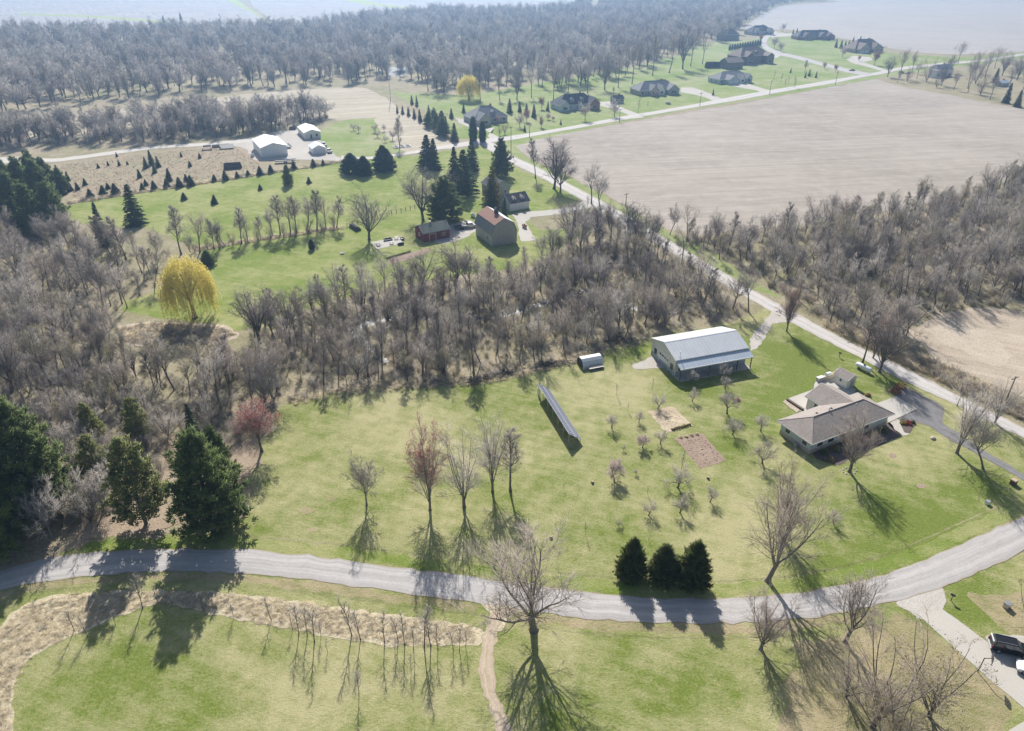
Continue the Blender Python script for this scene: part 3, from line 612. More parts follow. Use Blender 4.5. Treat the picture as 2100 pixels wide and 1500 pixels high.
def conifer(seed, h, w, form='spruce', needle='spruce_needle', dens=1.0, clump=1.0):
    """evergreen: trunk part and crown part of needle sprays"""
    rng = np.random.default_rng(seed); A, B = Acc(), Acc()
    A.add(tube_arrays([(0, 0, -.2), (0.02 * h * rng.normal() * .3, 0, h * .5), (0, 0, h * .97)], [h * .02 + .04, h * .013 + .02, .01], 6))
    z = h * {'spruce': .05, 'pine': .04, 'cedar': .02, 'column': .02, 'loose': .12}[form]
    step = {'spruce': .032, 'pine': .05, 'cedar': .03, 'column': .03, 'loose': .06}[form] * h / dens ** .5
    P0, P1, RR = [], [], []
    while z < h * .985:
        t = z / h
        if form == 'spruce': rad = w * (1 - t) ** .85 * .5 + .05
        elif form in ('pine', 'loose'): rad = w * .5 * (min(1, .72 + 1.3 * t) * (1 - t) ** .6 * 1.15) * (1 + .18 * math.sin(t * 23 + seed)) + .12
        elif form == 'cedar': rad = w * .5 * min(1, .75 + 1.5 * t) * (1 - t ** 1.7) ** .8 + .05
        else: rad = w * .5 * min(1, .6 + 2 * t) * (1 - t ** 2.2) ** .8 + .04
        nb = max(4, int((rng.integers(6, 9) if form not in ('pine', 'loose') else rng.integers(4, 7)) * (.6 + rad / max(w * .35, .1) * .6)))
        a0 = rng.uniform(0, 6.28)
        for b in range(nb):
            az = a0 + b * 2 * math.pi / nb + rng.normal() * .18
            L = rad * (rng.uniform(.62, 1.2) if form == 'cedar' else rng.uniform(.72, 1.12))
            el = {'spruce': -.15 - .2 * (1 - t), 'pine': .12 + .5 * t, 'loose': .15 + .4 * t, 'cedar': .7, 'column': 1.1}[form] + rng.normal() * .1
            root = np.array([0, 0, z + rng.normal() * step * .3])
            if form in ('cedar', 'column'):
                out = np.array([math.cos(az), math.sin(az), 0]); tip = root + out * L; npts = max(3, int(L / (h * .05)) + 2)
                for q in range(npts):
                    f = .35 + .65 * (q + rng.random()) / npts; c = root + out * L * f
                    k = 6
                    d = out[None] * rng.uniform(.1, .8, (k, 1)) + rng.normal(size=(k, 3)) * .35 + np.array([0, 0, .8])
                    d /= np.linalg.norm(d, axis=1)[:, None]; s = h * .07 * clump * rng.uniform(.5, 1.5, (k, 1))
                    P0.append(np.repeat(c[None], k, 0) + rng.normal(size=(k, 3)) * h * .012); P1.append(P0[-1] + d * s); RR.append(np.full(k, h * .011 * clump))
                continue
            d = np.array([math.cos(az) * math.cos(el), math.sin(az) * math.cos(el), math.sin(el)])
            if L > .5 and form in ('pine', 'loose'): A.add(tube_arrays([root, root + d * L * .55, root + d * L * .95], [h * .005, h * .0035, .01], 3))
            side = np.array([-math.sin(az), math.cos(az), 0])
            if form == 'spruce':
                npts = max(3, int(L / (h * .035)))
                for q in range(npts):
                    f = .15 + .85 * (q + rng.random()) / npts; c = root + d * L * f; c[2] += .1 * L * f * f
                    k = 4; sg = np.array([1, -1, 1, -1])[:, None]
                    dd = d[None] * .8 + side[None] * sg * rng.uniform(.2, .9, (k, 1)) + np.array([0, 0, -.18]) + rng.normal(size=(k, 3)) * .2
                    dd /= np.linalg.norm(dd, axis=1)[:, None]; s = (.05 * h * clump * (.5 + .6 * (1 - t)) + .05) * rng.uniform(.7, 1.3, (k, 1))
                    P0.append(np.repeat(c[None], k, 0)); P1.append(P0[-1] + dd * s); RR.append(np.full(k, (.012 * h + .012) * clump))
            else:
                npts = max(2, int(L / (h * .055) * dens))
                for q in range(npts):
                    f = (.3 if form == 'pine' else .45) + (.7 if form == 'pine' else .55) * (q + rng.random()) / npts
                    c = root + d * L * f + side * rng.normal() * L * .16; c[2] += rng.normal() * .02 * h
                    k = 20 if form == 'pine' else 12
                    dd = rng.normal(size=(k, 3)); dd[:, 2] = np.abs(dd[:, 2]) * .9 + .1; dd += d[None] * .6
                    dd /= np.linalg.norm(dd, axis=1)[:, None]; s = .048 * h * clump * rng.uniform(.6, 1.3, (k, 1))
                    P0.append(np.repeat(c[None], k, 0) + rng.normal(size=(k, 3)) * .012 * h); P1.append(P0[-1] + dd * s); RR.append(np.full(k, (.0058 if form == 'pine' else .007) * h * clump))
        z += step * rng.uniform(.8, 1.2) * (1 - .35 * t)
    B.add(cone_arrays(np.concatenate(P0), np.concatenate(P1), np.concatenate(RR)))
    return A, B, ['bark_dark'], [needle]
def willow(seed, h, w):
    """weeping willow: a dome of long hanging strands set with small leaves"""
    rng = random.Random(seed); nr = np.random.default_rng(seed); A, B = Acc(), Acc()
    tp, tr = chain(rng, Vector((0, 0, -.2)), Vector((0.03, 0, 1)), h * .28, h * .045, h * .035, 4, .04, .05); tr[0] *= 1.5
    A.add(tube_arrays(tp, tr, 8)); P0 = []
    for i in range(14):
        ang = rng.uniform(.2, 1.0) if i else .05; az = i * 2.4 + rng.uniform(-.4, .4)
        d = Vector((math.sin(ang) * math.cos(az), math.sin(ang) * math.sin(az), math.cos(ang)))
        pts, rad = chain(rng, tp[-1], d, h * rng.uniform(.5, .62), h * .018, h * .003, 7, .08, .02); A.add(tube_arrays(pts, rad, 5))
        for j in range(8):
            p, dd = at_t(pts, .3 + .7 * rng.random()); e = perp(dd, rng.uniform(.4, 1.0), rng)
            q, rq = chain(rng, p, e, h * rng.uniform(.12, .24), h * .004, h * .0015, 4, .12, .0); B.add(tube_arrays(q, rq, 3), 1)
    for i in range(1150):
        az = rng.uniform(0, 6.283); cz = rng.random() ** .8; rr = math.sqrt(max(0, 1 - cz * cz)) * (1 + .1 * math.sin(az * 5 + 1) + .07 * math.sin(az * 9 + cz * 7)); sh = rng.uniform(.72, 1.02)
        s = Vector((w * .5 * rr * math.cos(az) * sh, w * .5 * rr * math.sin(az) * sh, h * .48 + h * .5 * cz * sh * (1 + .06 * math.sin(az * 4))))
        out = Vector((math.cos(az), math.sin(az), 0)); drop = h * rng.uniform(.1, .24) + (h * rng.uniform(.0, .34) if rr > .75 else 0); drop = min(drop, s.z - .6); n = max(4, int(drop / .35)); v = out * .6 + Vector((rng.gauss(0, .15), rng.gauss(0, .15), .2)); p = s.copy(); line = [p.copy()]
        for k in range(n):
            v = v * .65 + Vector((rng.gauss(0, .05), rng.gauss(0, .05), -.45)); p = p + v.normalized() * (drop / n); line.append(p.copy())
        B.add(tube_arrays(line[::2] + [line[-1]], [.02] * (len(line[::2]) + 1), 3))
        for k in range(n * 2):
            a, e = at_t(line, rng.random()); P0.append((a.x + rng.gauss(0, .08), a.y + rng.gauss(0, .08), a.z + rng.gauss(0, .06)))
    B.add(leaf_arrays(P0, .14, nr))
    return A, B, ['bark'], ['willow_leaf', 'twig']

PROTO = {}
def proto(key, gen):
    A, B, mt, mc = gen
    PROTO[key] = (A.mesh('trunk', mt), B.mesh('crown', mc), float(np.concatenate(B.V)[:, 2].max()), float(np.abs(np.concatenate(B.V)[:, :2]).max(0).mean()))
for i in range(4): proto(f'spread{i}', bare_tree(100 + i, 15, 'spread', 'twig_dark', 'bark_dark', dens=.95, twig_r=.017))
for i in range(4): proto(f'vase{i}', bare_tree(200 + i, 15, 'vase', 'twig_pale', 'bark', dens=.9, twig_r=.016))
for i in range(8): proto(f'wood{i}', bare_tree(300 + i, 14, 'wood', ['twig', 'twig_brown', 'twig_pale', 'twig'][i % 4], ['bark_dark', 'bark'][i % 2], dens=[1.0, .85, .95, 1.05][i % 4], twig_r=.017))
for i in range(3): proto(f'slim{i}', bare_tree(340 + i, 14, 'slender', 'twig', 'bark_dark'))
for i in range(2): proto(f'olive{i}', bare_tree(360 + i, 13, 'wood', 'twig_pale', 'bark_dark', 'bud_olive', bud_n=3))
for i in range(2): proto(f'rust{i}', bare_tree(370 + i, 12, 'vase', 'twig_red', 'bark', 'bud_rust', bud_n=1))
for i in range(2): proto(f'red{i}', bare_tree(380 + i, 12, 'globe', 'twig_pale', 'bark', 'bud_red', bud_n=2, bud_s=.07))
proto('redvase', bare_tree(392, 15, 'vase', 'twig_pale', 'bark', 'bud_red', bud_n=2, bud_s=.075))
for i in range(3): proto(f'thin{i}', bare_tree(610 + i, 15, ['spread', 'vase', 'spread'][i], 'twig_brown', 'bark', dens=1.05, twig_r=.014))
for i in range(3): proto(f'apple{i}', bare_tree(400 + i, 4, 'apple', 'twig_pale', 'bark_dark', twig_r=.012))
proto('blossom0', bare_tree(410, 4, 'apple', 'twig_pale', 'bark_dark', 'blossom', bud_n=2, twig_r=.012))
for i in range(3): proto(f'young{i}', bare_tree(420 + i, 6, 'slender', 'twig_pale', 'bark_dark', dens=.45, twig_r=.008))
for i in range(2): proto(f'multi{i}', bare_tree(430 + i, 8, 'multi', 'twig_brown', 'bark', 'bud_olive' if i else None, bud_n=1, dens=.85, twig_r=.012))
for i in range(2): proto(f'grey{i}', bare_tree(440 + i, 8, 'globe', 'twig_pale', 'bark'))
for i in range(3): proto(f'pine{i}', conifer(500 + i, 14, 10.2, 'pine', 'pine_needle', dens=1.3))
for i in range(2): proto(f'olivepine{i}', conifer(510 + i, 12, 8, 'loose', 'pine_olive', dens=1.3))
for i in range(3): proto(f'spruce{i}', conifer(520 + i, 12, 6.2, 'spruce'))
for i in range(2): proto(f'cedar{i}', conifer(530 + i, 7, 4.2, 'cedar', 'cedar_needle'))
for i in range(2): proto(f'smallfir{i}', conifer(540 + i, 4, 2.6, 'spruce', dens=.5, clump=1.6))
proto('column0', conifer(550, 6, 1.8, 'column', 'spruce_needle', dens=.5, clump=1.4))
proto('juniper0', conifer(552, 5, 5.2, 'cedar', 'spruce_needle', dens=.8, clump=1.1))
proto('larch0', conifer(560, 12, 6, 'spruce', 'larch_needle', dens=.7))
proto('willow0', willow(570, 13, 12))

USED = set()
def put_tree(key, loc, height, label, cat='tree', name='bare_tree', group=None, wide=1.0, rng=R, lean=(0, 0), rotz=None):
    trunk, crown, ph, pw = PROTO[key]; s = height / ph
    t = thing(name, label, cat, (loc.x, loc.y, 0), rng.uniform(0, 6.28) if rotz is None else rotz, group, (s * wide, s * wide, s))
    t.rotation_euler.x, t.rotation_euler.y = lean
    if name in ('spruce_tree', 'fir_tree', 'young_conifer', 'evergreen_tree'):                 # no two alike
        t.scale = (s * wide * rng.uniform(.85, 1.25), s * wide * rng.uniform(.85, 1.25), s); t.rotation_euler.x += rng.gauss(0, .03)
    obj('trunk', trunk, t); obj('crown', crown, t)
    return t
def tree(key, u, v, vt, label, name='bare_tree', cat='tree', group=None, wide=1.0, lean=(0, 0), rotz=None):
    b = G(u, v); return put_tree(key, b, max(.8, rise(b, vt)), label, cat, name, group, wide, R, lean, rotz)

def instanced(name, label, spots, protos):
    """stuff nobody could count: one object whose points each carry one of a few plants"""
    n = len(spots); me = bpy.data.meshes.new(name); me.vertices.add(n)
    me.vertices.foreach_set('co', np.array([(x, y, 0) for x, y, s, w in spots], dtype=np.float32).ravel())
    rng = np.random.default_rng(n)
    for an, vals in (('size', [(w, w, s) for x, y, s, w in spots]), ('turn', [(rng.normal() * .07, rng.normal() * .07, a) for a in rng.uniform(0, 6.28, n)])):
        at = me.attributes.new(an, 'FLOAT_VECTOR', 'POINT'); at.data.foreach_set('vector', np.array(vals, dtype=np.float32).ravel())
    at = me.attributes.new('which', 'INT', 'POINT'); at.data.foreach_set('value', rng.integers(0, len(protos), n).astype(np.int32))
    me.update(); o = obj(name, me)
    coll = bpy.data.collections.new(name + '_plants')
    for i, m in enumerate(protos): coll.objects.link(bpy.data.objects.new(f'plant_{i:02d}', m))
    ng = bpy.data.node_groups.new(name, 'GeometryNodeTree')
    ng.interface.new_socket('Geometry', in_out='INPUT', socket_type='NodeSocketGeometry'); ng.interface.new_socket('Geometry', in_out='OUTPUT', socket_type='NodeSocketGeometry')
    N = ng.nodes; gi, go = N.new('NodeGroupInput'), N.new('NodeGroupOutput'); iop = N.new('GeometryNodeInstanceOnPoints'); ci = N.new('GeometryNodeCollectionInfo')
    ci.inputs['Collection'].default_value = coll; ci.inputs['Separate Children'].default_value = True; ci.inputs['Reset Children'].default_value = True
    iop.inputs['Pick Instance'].default_value = True
    def attr(nm, ty):
        a = N.new('GeometryNodeInputNamedAttribute'); a.data_type = ty; a.inputs['Name'].default_value = nm; return a.outputs['Attribute']
    e2r = N.new('FunctionNodeEulerToRotation'); Lk = ng.links.new
    Lk(attr('turn', 'FLOAT_VECTOR'), e2r.inputs[0]); Lk(e2r.outputs[0], iop.inputs['Rotation'])
    Lk(attr('size', 'FLOAT_VECTOR'), iop.inputs['Scale']); Lk(attr('which', 'INT'), iop.inputs['Instance Index'])
    Lk(ci.outputs[0], iop.inputs['Instance']); Lk(gi.outputs[0], iop.inputs['Points']); Lk(iop.outputs[0], go.inputs[0])
    o.modifiers.new('plants', 'NODES').node_group = ng
    return tag(o, label, kind='stuff')
def joined(A, B, mt, mc):
    acc = Acc(); V, T_, M = A.arrays(); acc.add((V, T_)); V, T_, M = B.arrays()
    for k in range(M.max() + 1): acc.add((V, T_[M == k]), len(mt) + k)
    return acc.mesh('plant', list(mt) + list(mc))
def shrub(seed, mats, h=2.0, k=46):
    rng = np.random.default_rng(seed); acc = Acc()
    base = rng.normal(size=(k, 3)) * np.array([h * .2, h * .2, 0]); d = rng.normal(size=(k, 3)) * .42; d[:, 2] = rng.uniform(.5, 1.1, k); L = h * rng.uniform(.5, 1.0, (k, 1))
    tip = base + d * L; acc.add(cone_arrays(base, tip, .022))
    for q in range(5):
        f = rng.uniform(.25, .95, (k, 1)); st = base + (tip - base) * f; e = d + rng.normal(size=(k, 3)) * .55
        acc.add(cone_arrays(st, st + e * L * rng.uniform(.2, .45, (k, 1)), .014), q % len(mats))
    return acc.mesh('plant', mats)

# ------------------------------------------------------------------ single trees, one by one
T = tree
ORD = ['first', 'second', 'third', 'fourth', 'fifth', 'sixth', 'seventh', 'eighth', 'ninth', 'tenth', 'eleventh', 'twelfth', 'thirteenth', 'fourteenth', 'fifteenth', 'sixteenth', 'seventeenth', 'eighteenth', 'nineteenth', 'twentieth', 'twenty-first', 'twenty-second', 'twenty-third', 'twenty-fourth', 'twenty-fifth', 'twenty-sixth', 'twenty-seventh', 'twenty-eighth', 'twenty-ninth', 'thirtieth']
def rank(items, i): return ORD[sorted(range(len(items)), key=lambda k: items[k][0]).index(i)]
T('thin0', 1095, 1292, 1092, 'large bare tree on the verge beside the mouth of the dirt track', wide=1.4)
T('thin1', 1560, 1332, 1212, 'bare tree across the road below the ranch lawn, left of the tan thicket', wide=1.3)
T('thin2', 1733, 1318, 1168, 'bare tree with a bent pale trunk on the verge above the tan thicket')
T('thin1', 1598, 1095, 930, 'tall grey bare tree at the lawn edge in front of the ranch house', wide=.95)
T('thin2', 1574, 1192, 985, 'leaning bare tree beside the road right of the three evergreens', lean=(0, -.1))
T('thin0', 1742, 968, 836, 'bare tree with a thick trunk right in front of the ranch house')
T('vase2', 1962, 930, 772, 'twin trunked bare tree beside the asphalt driveway')
T('wood3', 2016, 962, 838, 'bare tree leaning right, nearest the asphalt driveway bend', lean=(0, .22))
T('wood1', 1962, 833, 772, 'small bare tree between the asphalt pad and the county road')
T('vase3', 2040, 868, 770, 'bare tree between the asphalt driveway and the county road')
T('grey0', 752, 1036, 915, 'slim young maple, leftmost of the tall lawn trees in a row', wide=.62)
T('redvase', 882, 1046, 850, 'tall lawn maple with red buds in its crown', wide=.66, rotz=1.0)
T('vase1', 952, 1040, 866, 'wide vase shaped lawn tree right of the red budded maple', wide=.95)
T('vase2', 1010, 1008, 832, 'tallest lawn tree of the row with twin stems', wide=.72)
T('slim1', 1047, 1008, 888, 'thin lawn tree at the right end of the tall row', wide=1.2)
T('red0', 537, 926, 808, 'round red tipped maple at the wood edge', wide=1.05)
T('grey1', 214, 1050, 952, 'small grey bare tree among the pines on the left', wide=.9)
T('grey0', 108, 1102, 985, 'dark bare tree in the shade of the big left pine', wide=.9)
T('rust0', 1613, 680, 562, 'rust tinted bare tree on the lawn beside the county road', wide=.75)
T('slim0', 1768, 746, 632, 'thin tree behind the white gas tank', wide=1.1)
T('spread2', 1803, 764, 632, 'stout bare tree between the gas tank and the county road', wide=.85)
T('rust1', 1790, 735, 640, 'rust tinted tree across the county road from the gas tank', wide=1.0)
T('slim1', 1098, 366, 283, 'slender bare tree, leftmost of the group at the field corner', wide=1.0)
T('spread1', 1136, 388, 274, 'tall bare tree in the middle of the group at the field corner', wide=1.1)
T('spread3', 1149, 395, 305, 'right hand bare tree of the group at the field corner', wide=1.05)
T('wood2', 1213, 418, 322, 'bare tree beside the farm driveway entrance', wide=1.15)
T('wood4', 1232, 432, 345, 'bare tree on the roadside just below the farm driveway entrance', wide=1.15)
T('spread0', 757, 492, 372, 'open crowned bare tree on the farm lawn beside the patio', wide=1.15)
T('spread2', 868, 452, 330, 'large bare tree behind the red barn', wide=1.15)
T('wood0', 1343, 520, 430, 'leaning roadside tree with yellow green buds', lean=(0, .12))
T('wood5', 1398, 542, 452, 'second leaning roadside tree below the field', lean=(0, .15))
T('slim2', 820, 305, 235, 'tall bare tree near the cypress pair at the road junction')
T('willow0', 400, 652, 520, 'yellow weeping willow on the farm lawn', 'willow_tree', 'willow', wide=.76)
T('willow0', 962, 205, 152, 'pale yellow willow near the far wood', 'willow_tree', 'willow')
T('larch0', 1010, 420, 342, 'golden brown conifer behind the gambrel barn', 'larch_tree', wide=1.35)
# thicket at the lower right
T('multi0', 1790, 1492, 1310, 'big many stemmed tan bush at the lower right, left half', 'large_bush', 'bush', wide=1.2)
T('multi1', 1905, 1470, 1325, 'big many stemmed tan bush at the lower right, right half', 'large_bush', 'bush', wide=1.2)
T('multi0', 1735, 1430, 1330, 'smaller bush at the left edge of the tan thicket', 'large_bush', 'bush')
T('multi1', 1840, 1600, 1420, 'many stemmed bush at the bottom edge of the tan thicket', 'large_bush', 'bush')
T('multi1', 2120, 1300, 1200, 'brown bush beside the utility box at the right edge', 'large_bush', 'bush', wide=1.1)
T('rust0', 2150, 1180, 1010, 'bare tree at the right edge over the road bend')
# orchard
ORCH = [(1265, 811, 783, 'young', 'thin young fruit tree nearest the small arched shed'), (1287, 844, 824, 'young', 'sapling right of the small arched shed'),
 (1337, 801, 772, 'young', 'young fruit tree in front of the gravel apron'), (1349, 839, 806, 'apple', 'fruit tree at the top edge of the straw garden plot'),
 (1310, 867, 843, 'apple', 'fruit tree left of the straw garden plot'), (1354, 910, 878, 'apple', 'fruit tree between the two garden plots on the left'),
 (1317, 918, 892, 'blossom', 'small pale blossoming fruit tree left of the dirt garden plot'), (1419, 786, 756, 'apple', 'fruit tree in front of the pole barn porch, left'),
 (1419, 823, 795, 'apple', 'fruit tree right of the straw garden plot'), (1482, 774, 742, 'apple', 'fruit tree in front of the pole barn porch, right'),
 (1487, 798, 770, 'apple', 'fruit tree behind the largest orchard tree'), (1491, 849, 800, 'apple', 'largest orchard tree, between pole barn and ranch house'),
 (1502, 891, 853, 'apple', 'fruit tree just below the largest orchard tree'), (1255, 879, 848, 'apple', 'lone fruit tree right of the solar array'),
 (1260, 983, 945, 'blossom', 'white blossoming fruit tree in the middle of the lawn'), (1389, 1000, 948, 'apple', 'fruit tree below the dirt garden plot'),
 (1396, 968, 920, 'young', 'thin young tree at the left edge of the dirt garden plot'), (1394, 1052, 1015, 'apple', 'gnarled fruit tree above the evergreen trio'),
 (1330, 1058, 1026, 'apple', 'crooked fruit tree above the evergreen trio on the left'), (1328, 1014, 995, 'young', 'leaning sapling in the lower orchard'),
 (1456, 1030, 998, 'apple', 'faint grey fruit tree in the lower orchard right'), (1563, 950, 900, 'apple', 'twisted fruit tree near the west end of the ranch house, lower'),
 (1560, 885, 848, 'apple', 'twisted fruit tree near the west end of the ranch house, upper'), (1201, 1097, 1068, 'young', 'small pruned tree in the lower lawn'),
 (1156, 1003, 988, 'young', 'pruned sapling with a dark stem, left of the blossom tree'), (1185, 999, 988, 'young', 'tiny sapling left of the blossom tree'),
 (1330, 1110, 1098, 'young', 'tiny sapling just behind the evergreen trio'), (1269, 1080, 1064, 'apple', 'heavily pruned stub of a fruit tree in the lower orchard'),
 (1304, 974, 962, 'apple', 'heavily pruned stub right of the blossom tree'), (1278, 924, 912, 'apple', 'pruned stub left of the pale blossoming tree'),
 (1710, 1076, 1046, 'apple', 'broken dead fruit tree on the lawn below the ranch house')]
for i, (u, v, vt, k, lab) in enumerate(ORCH):
    key = 'blossom0' if k == 'blossom' else f'{k}{i % 3}'
    T(key, u, v, vt, lab, 'fruit_tree', 'fruit tree', 'orchard trees', wide=.95)
# saplings along the prairie strip
SAPL = [(153, 1294, 1242), (180, 1306, 1262), (205, 1292, 1262), (237, 1282, 1250), (292, 1248, 1176), (325, 1238, 1202), (418, 1252, 1208), (480, 1266, 1234), (557, 1274, 1222), (600, 1292, 1258), (613, 1300, 1232),
 (630, 1304, 1240), (645, 1316, 1238), (658, 1304, 1268), (672, 1338, 1308), (722, 1304, 1218), (740, 1312, 1242), (788, 1318, 1248), (817, 1314, 1256), (830, 1324, 1256), (848, 1332, 1282), (870, 1328, 1236), (884, 1326, 1246), (898, 1332, 1278),
 (930, 1332, 1284), (942, 1336, 1288), (955, 1326, 1288), (810, 1344, 1310), (736, 1424, 1372), (843, 1376, 1340)]
for i, (u, v, vt) in enumerate(SAPL):
    lab = {4: 'tallest bare sapling in the dry grass at the left, by the tree shadow', 28: 'lone thin sapling on the lower lawn apart from the row', 0: 'leftmost sapling standing in the dry grass strip', 15: 'tallest sapling in the right half of the dry grass strip'}.get(i,
        f'thin bare sapling, {rank(SAPL, i)} from the left along the dry grass strip')
    T(f'young{i % 3}', u, v, vt, lab, 'sapling', 'sapling', 'saplings in the dry grass strip', wide=1.1)
# big evergreens
T('pine0', 85, 1050, 803, 'big bright green pine at the left edge', 'pine_tree', wide=.86)
T('pine1', -10, 1120, 915, 'pine cut by the left edge of the picture', 'pine_tree')
T('pine2', 440, 1082, 872, 'big dark green pine above the road shadow', 'pine_tree', wide=.9)
T('spruce0', 402, 905, 828, 'dark narrow evergreen behind the big dark pine', 'pine_tree', wide=.8)
T('pine1', 455, 980, 870, 'bright pine top just behind the big dark pine', 'pine_tree', wide=.7)
T('olivepine0', 195, 905, 825, 'sparse olive pine behind the bright left pine', 'pine_tree', wide=.9)
T('olivepine1', 290, 905, 812, 'thin olive pine at the wood edge', 'pine_tree', wide=.8)
T('olivepine0', 300, 1075, 890, 'loose olive pine left of the big dark pine', 'pine_tree', wide=.85)
T('olivepine1', 205, 985, 890, 'olive pine between the two big pines', 'pine_tree', wide=.9)
for i, (u, v, vt, lab) in enumerate([(1293, 1182, 1103, 'left evergreen of the trio beside the road'), (1359, 1190, 1116, 'middle and shortest evergreen of the trio beside the road'), (1418, 1198, 1107, 'right pointed evergreen of the trio beside the road')]):
    T(f'cedar{i % 2}', u, v, vt, lab, 'evergreen_tree', 'evergreen', 'evergreen trio beside the road', wide=[1.0, .95, .98][i])
PSTAND = [(22, 400, 325), (60, 425, 318), (42, 470, 345), (95, 435, 322), (78, 390, 305), (118, 472, 368), (5, 450, 345), (105, 400, 320), (75, 480, 372), (130, 395, 342)]
for i, (u, v, vt) in enumerate(PSTAND):
    T(f'pine{i % 3}', u, v, vt, f'pine, {rank(PSTAND, i)} from the left in the stand at the upper left edge', 'pine_tree', group='pine stand at the upper left', wide=.9)
T('spruce1', 280, 462, 378, 'big dark spruce on the upper left of the farm lawn', 'spruce_tree')
T('spruce2', 216, 505, 414, 'narrow spruce left of the big dark spruce', 'spruce_tree', wide=.85)
T('spruce0', 876, 345, 276, 'left spruce of the dark pair beyond the farm lawn', 'spruce_tree', wide=1.15)
T('spruce1', 890, 348, 284, 'right spruce of the dark pair beyond the farm lawn', 'spruce_tree', wide=1.1)
T('spruce2', 932, 378, 300, 'left spruce of the tall pair behind the red barn', 'spruce_tree', wide=1.1)
T('spruce0', 952, 398, 306, 'right spruce of the tall pair behind the red barn', 'spruce_tree', wide=1.1)
T('spruce1', 968, 350, 284, 'dark spruce behind the tall pair', 'spruce_tree', wide=1.0)
T('pine0', 1028, 362, 280, 'ragged pine beside the road junction', 'pine_tree', wide=.85)
T('pine1', 912, 452, 358, 'broad pine right behind the red barn', 'pine_tree', wide=1.3)
T('spruce2', 1006, 432, 372, 'dark spruce in front of the golden conifer', 'spruce_tree', wide=1.1)
T('spruce0', 1034, 446, 405, 'small spruce beside the garage driveway', 'spruce_tree', wide=.8)
T('juniper0', 722, 356, 312, 'left round evergreen of the lawn cluster', 'evergreen_tree', wide=.95)
T('juniper0', 746, 360, 318, 'middle round evergreen of the lawn cluster', 'evergreen_tree', wide=.95)
T('juniper0', 788, 350, 296, 'largest round evergreen on the farm lawn', 'evergreen_tree', wide=1.1)
T('pine2', 592, 380, 336, 'single dark pine in the small conifer row', 'pine_tree', wide=.8)
T('pine0', 428, 545, 512, 'dark evergreen just behind the weeping willow', 'evergreen_tree', wide=1.3)
T('column0', 640, 512, 490, 'small dark upright evergreen below the fence row', 'evergreen_tree', wide=1.4)
T('column0', 971, 290, 236, 'left tall cypress at the road junction', 'cypress_tree', wide=1.0)
T('column0', 990, 292, 246, 'right tall cypress at the road junction', 'cypress_tree', wide=1.0)
ROW = [(186, 405, 388), (212, 398, 380), (238, 398, 376), (293, 390, 375), (317, 388, 370), (343, 384, 366), (369, 384, 363), (392, 381, 360), (382, 371, 357), (440, 372, 358), (463, 370, 350), (487, 365, 352), (509, 361, 349), (534, 359, 341), (556, 355, 338), (603, 347, 330), (643, 342, 326), (663, 339, 327), (222, 388, 375), (300, 381, 368)]
for i, (u, v, vt) in enumerate(ROW): T(f'smallfir{i % 2}', u, v, vt, f'small fir, {rank(ROW, i)} from the left in the row along the lawn edge', 'fir_tree', 'fir', 'fir row along the lawn edge', wide=1.35)
for i, (u, v, vt, lab) in enumerate([(534, 390, 378, 'small round fir alone on the open farm lawn'), (634, 376, 363, 'small fir on the lawn right of the dark pine'), (378, 410, 395, 'small fir on the lawn below the left part of the row'), (440, 418, 400, 'small fir nearest the camera on the farm lawn')]):
    T(f'smallfir{i % 2}', u, v, vt, lab, 'fir_tree', 'fir', wide=1.35)
SCRB = [(140, 372, 352), (130, 400, 378), (118, 355, 338), (145, 392, 370), (160, 390, 374), (175, 380, 366), (300, 345, 322), (312, 338, 308), (325, 343, 320), (318, 355, 334), (287, 365, 347), (347, 372, 345), (245, 340, 328), (202, 345, 335), (222, 340, 330), (262, 338, 330), (390, 342, 330), (410, 325, 314), (372, 322, 312), (240, 322, 312)]
for i, (u, v, vt) in enumerate(SCRB):
    T(f'smallfir{i % 2}' if i not in (6, 7, 8, 9) else f'spruce{i % 3}', u, v, vt, f'young conifer, {rank(SCRB, i)} from the left in the tan scrub lot', 'young_conifer', 'conifer', 'young conifers in the scrub lot', wide=1.0 if i not in (6, 7, 8, 9) else 1.2)
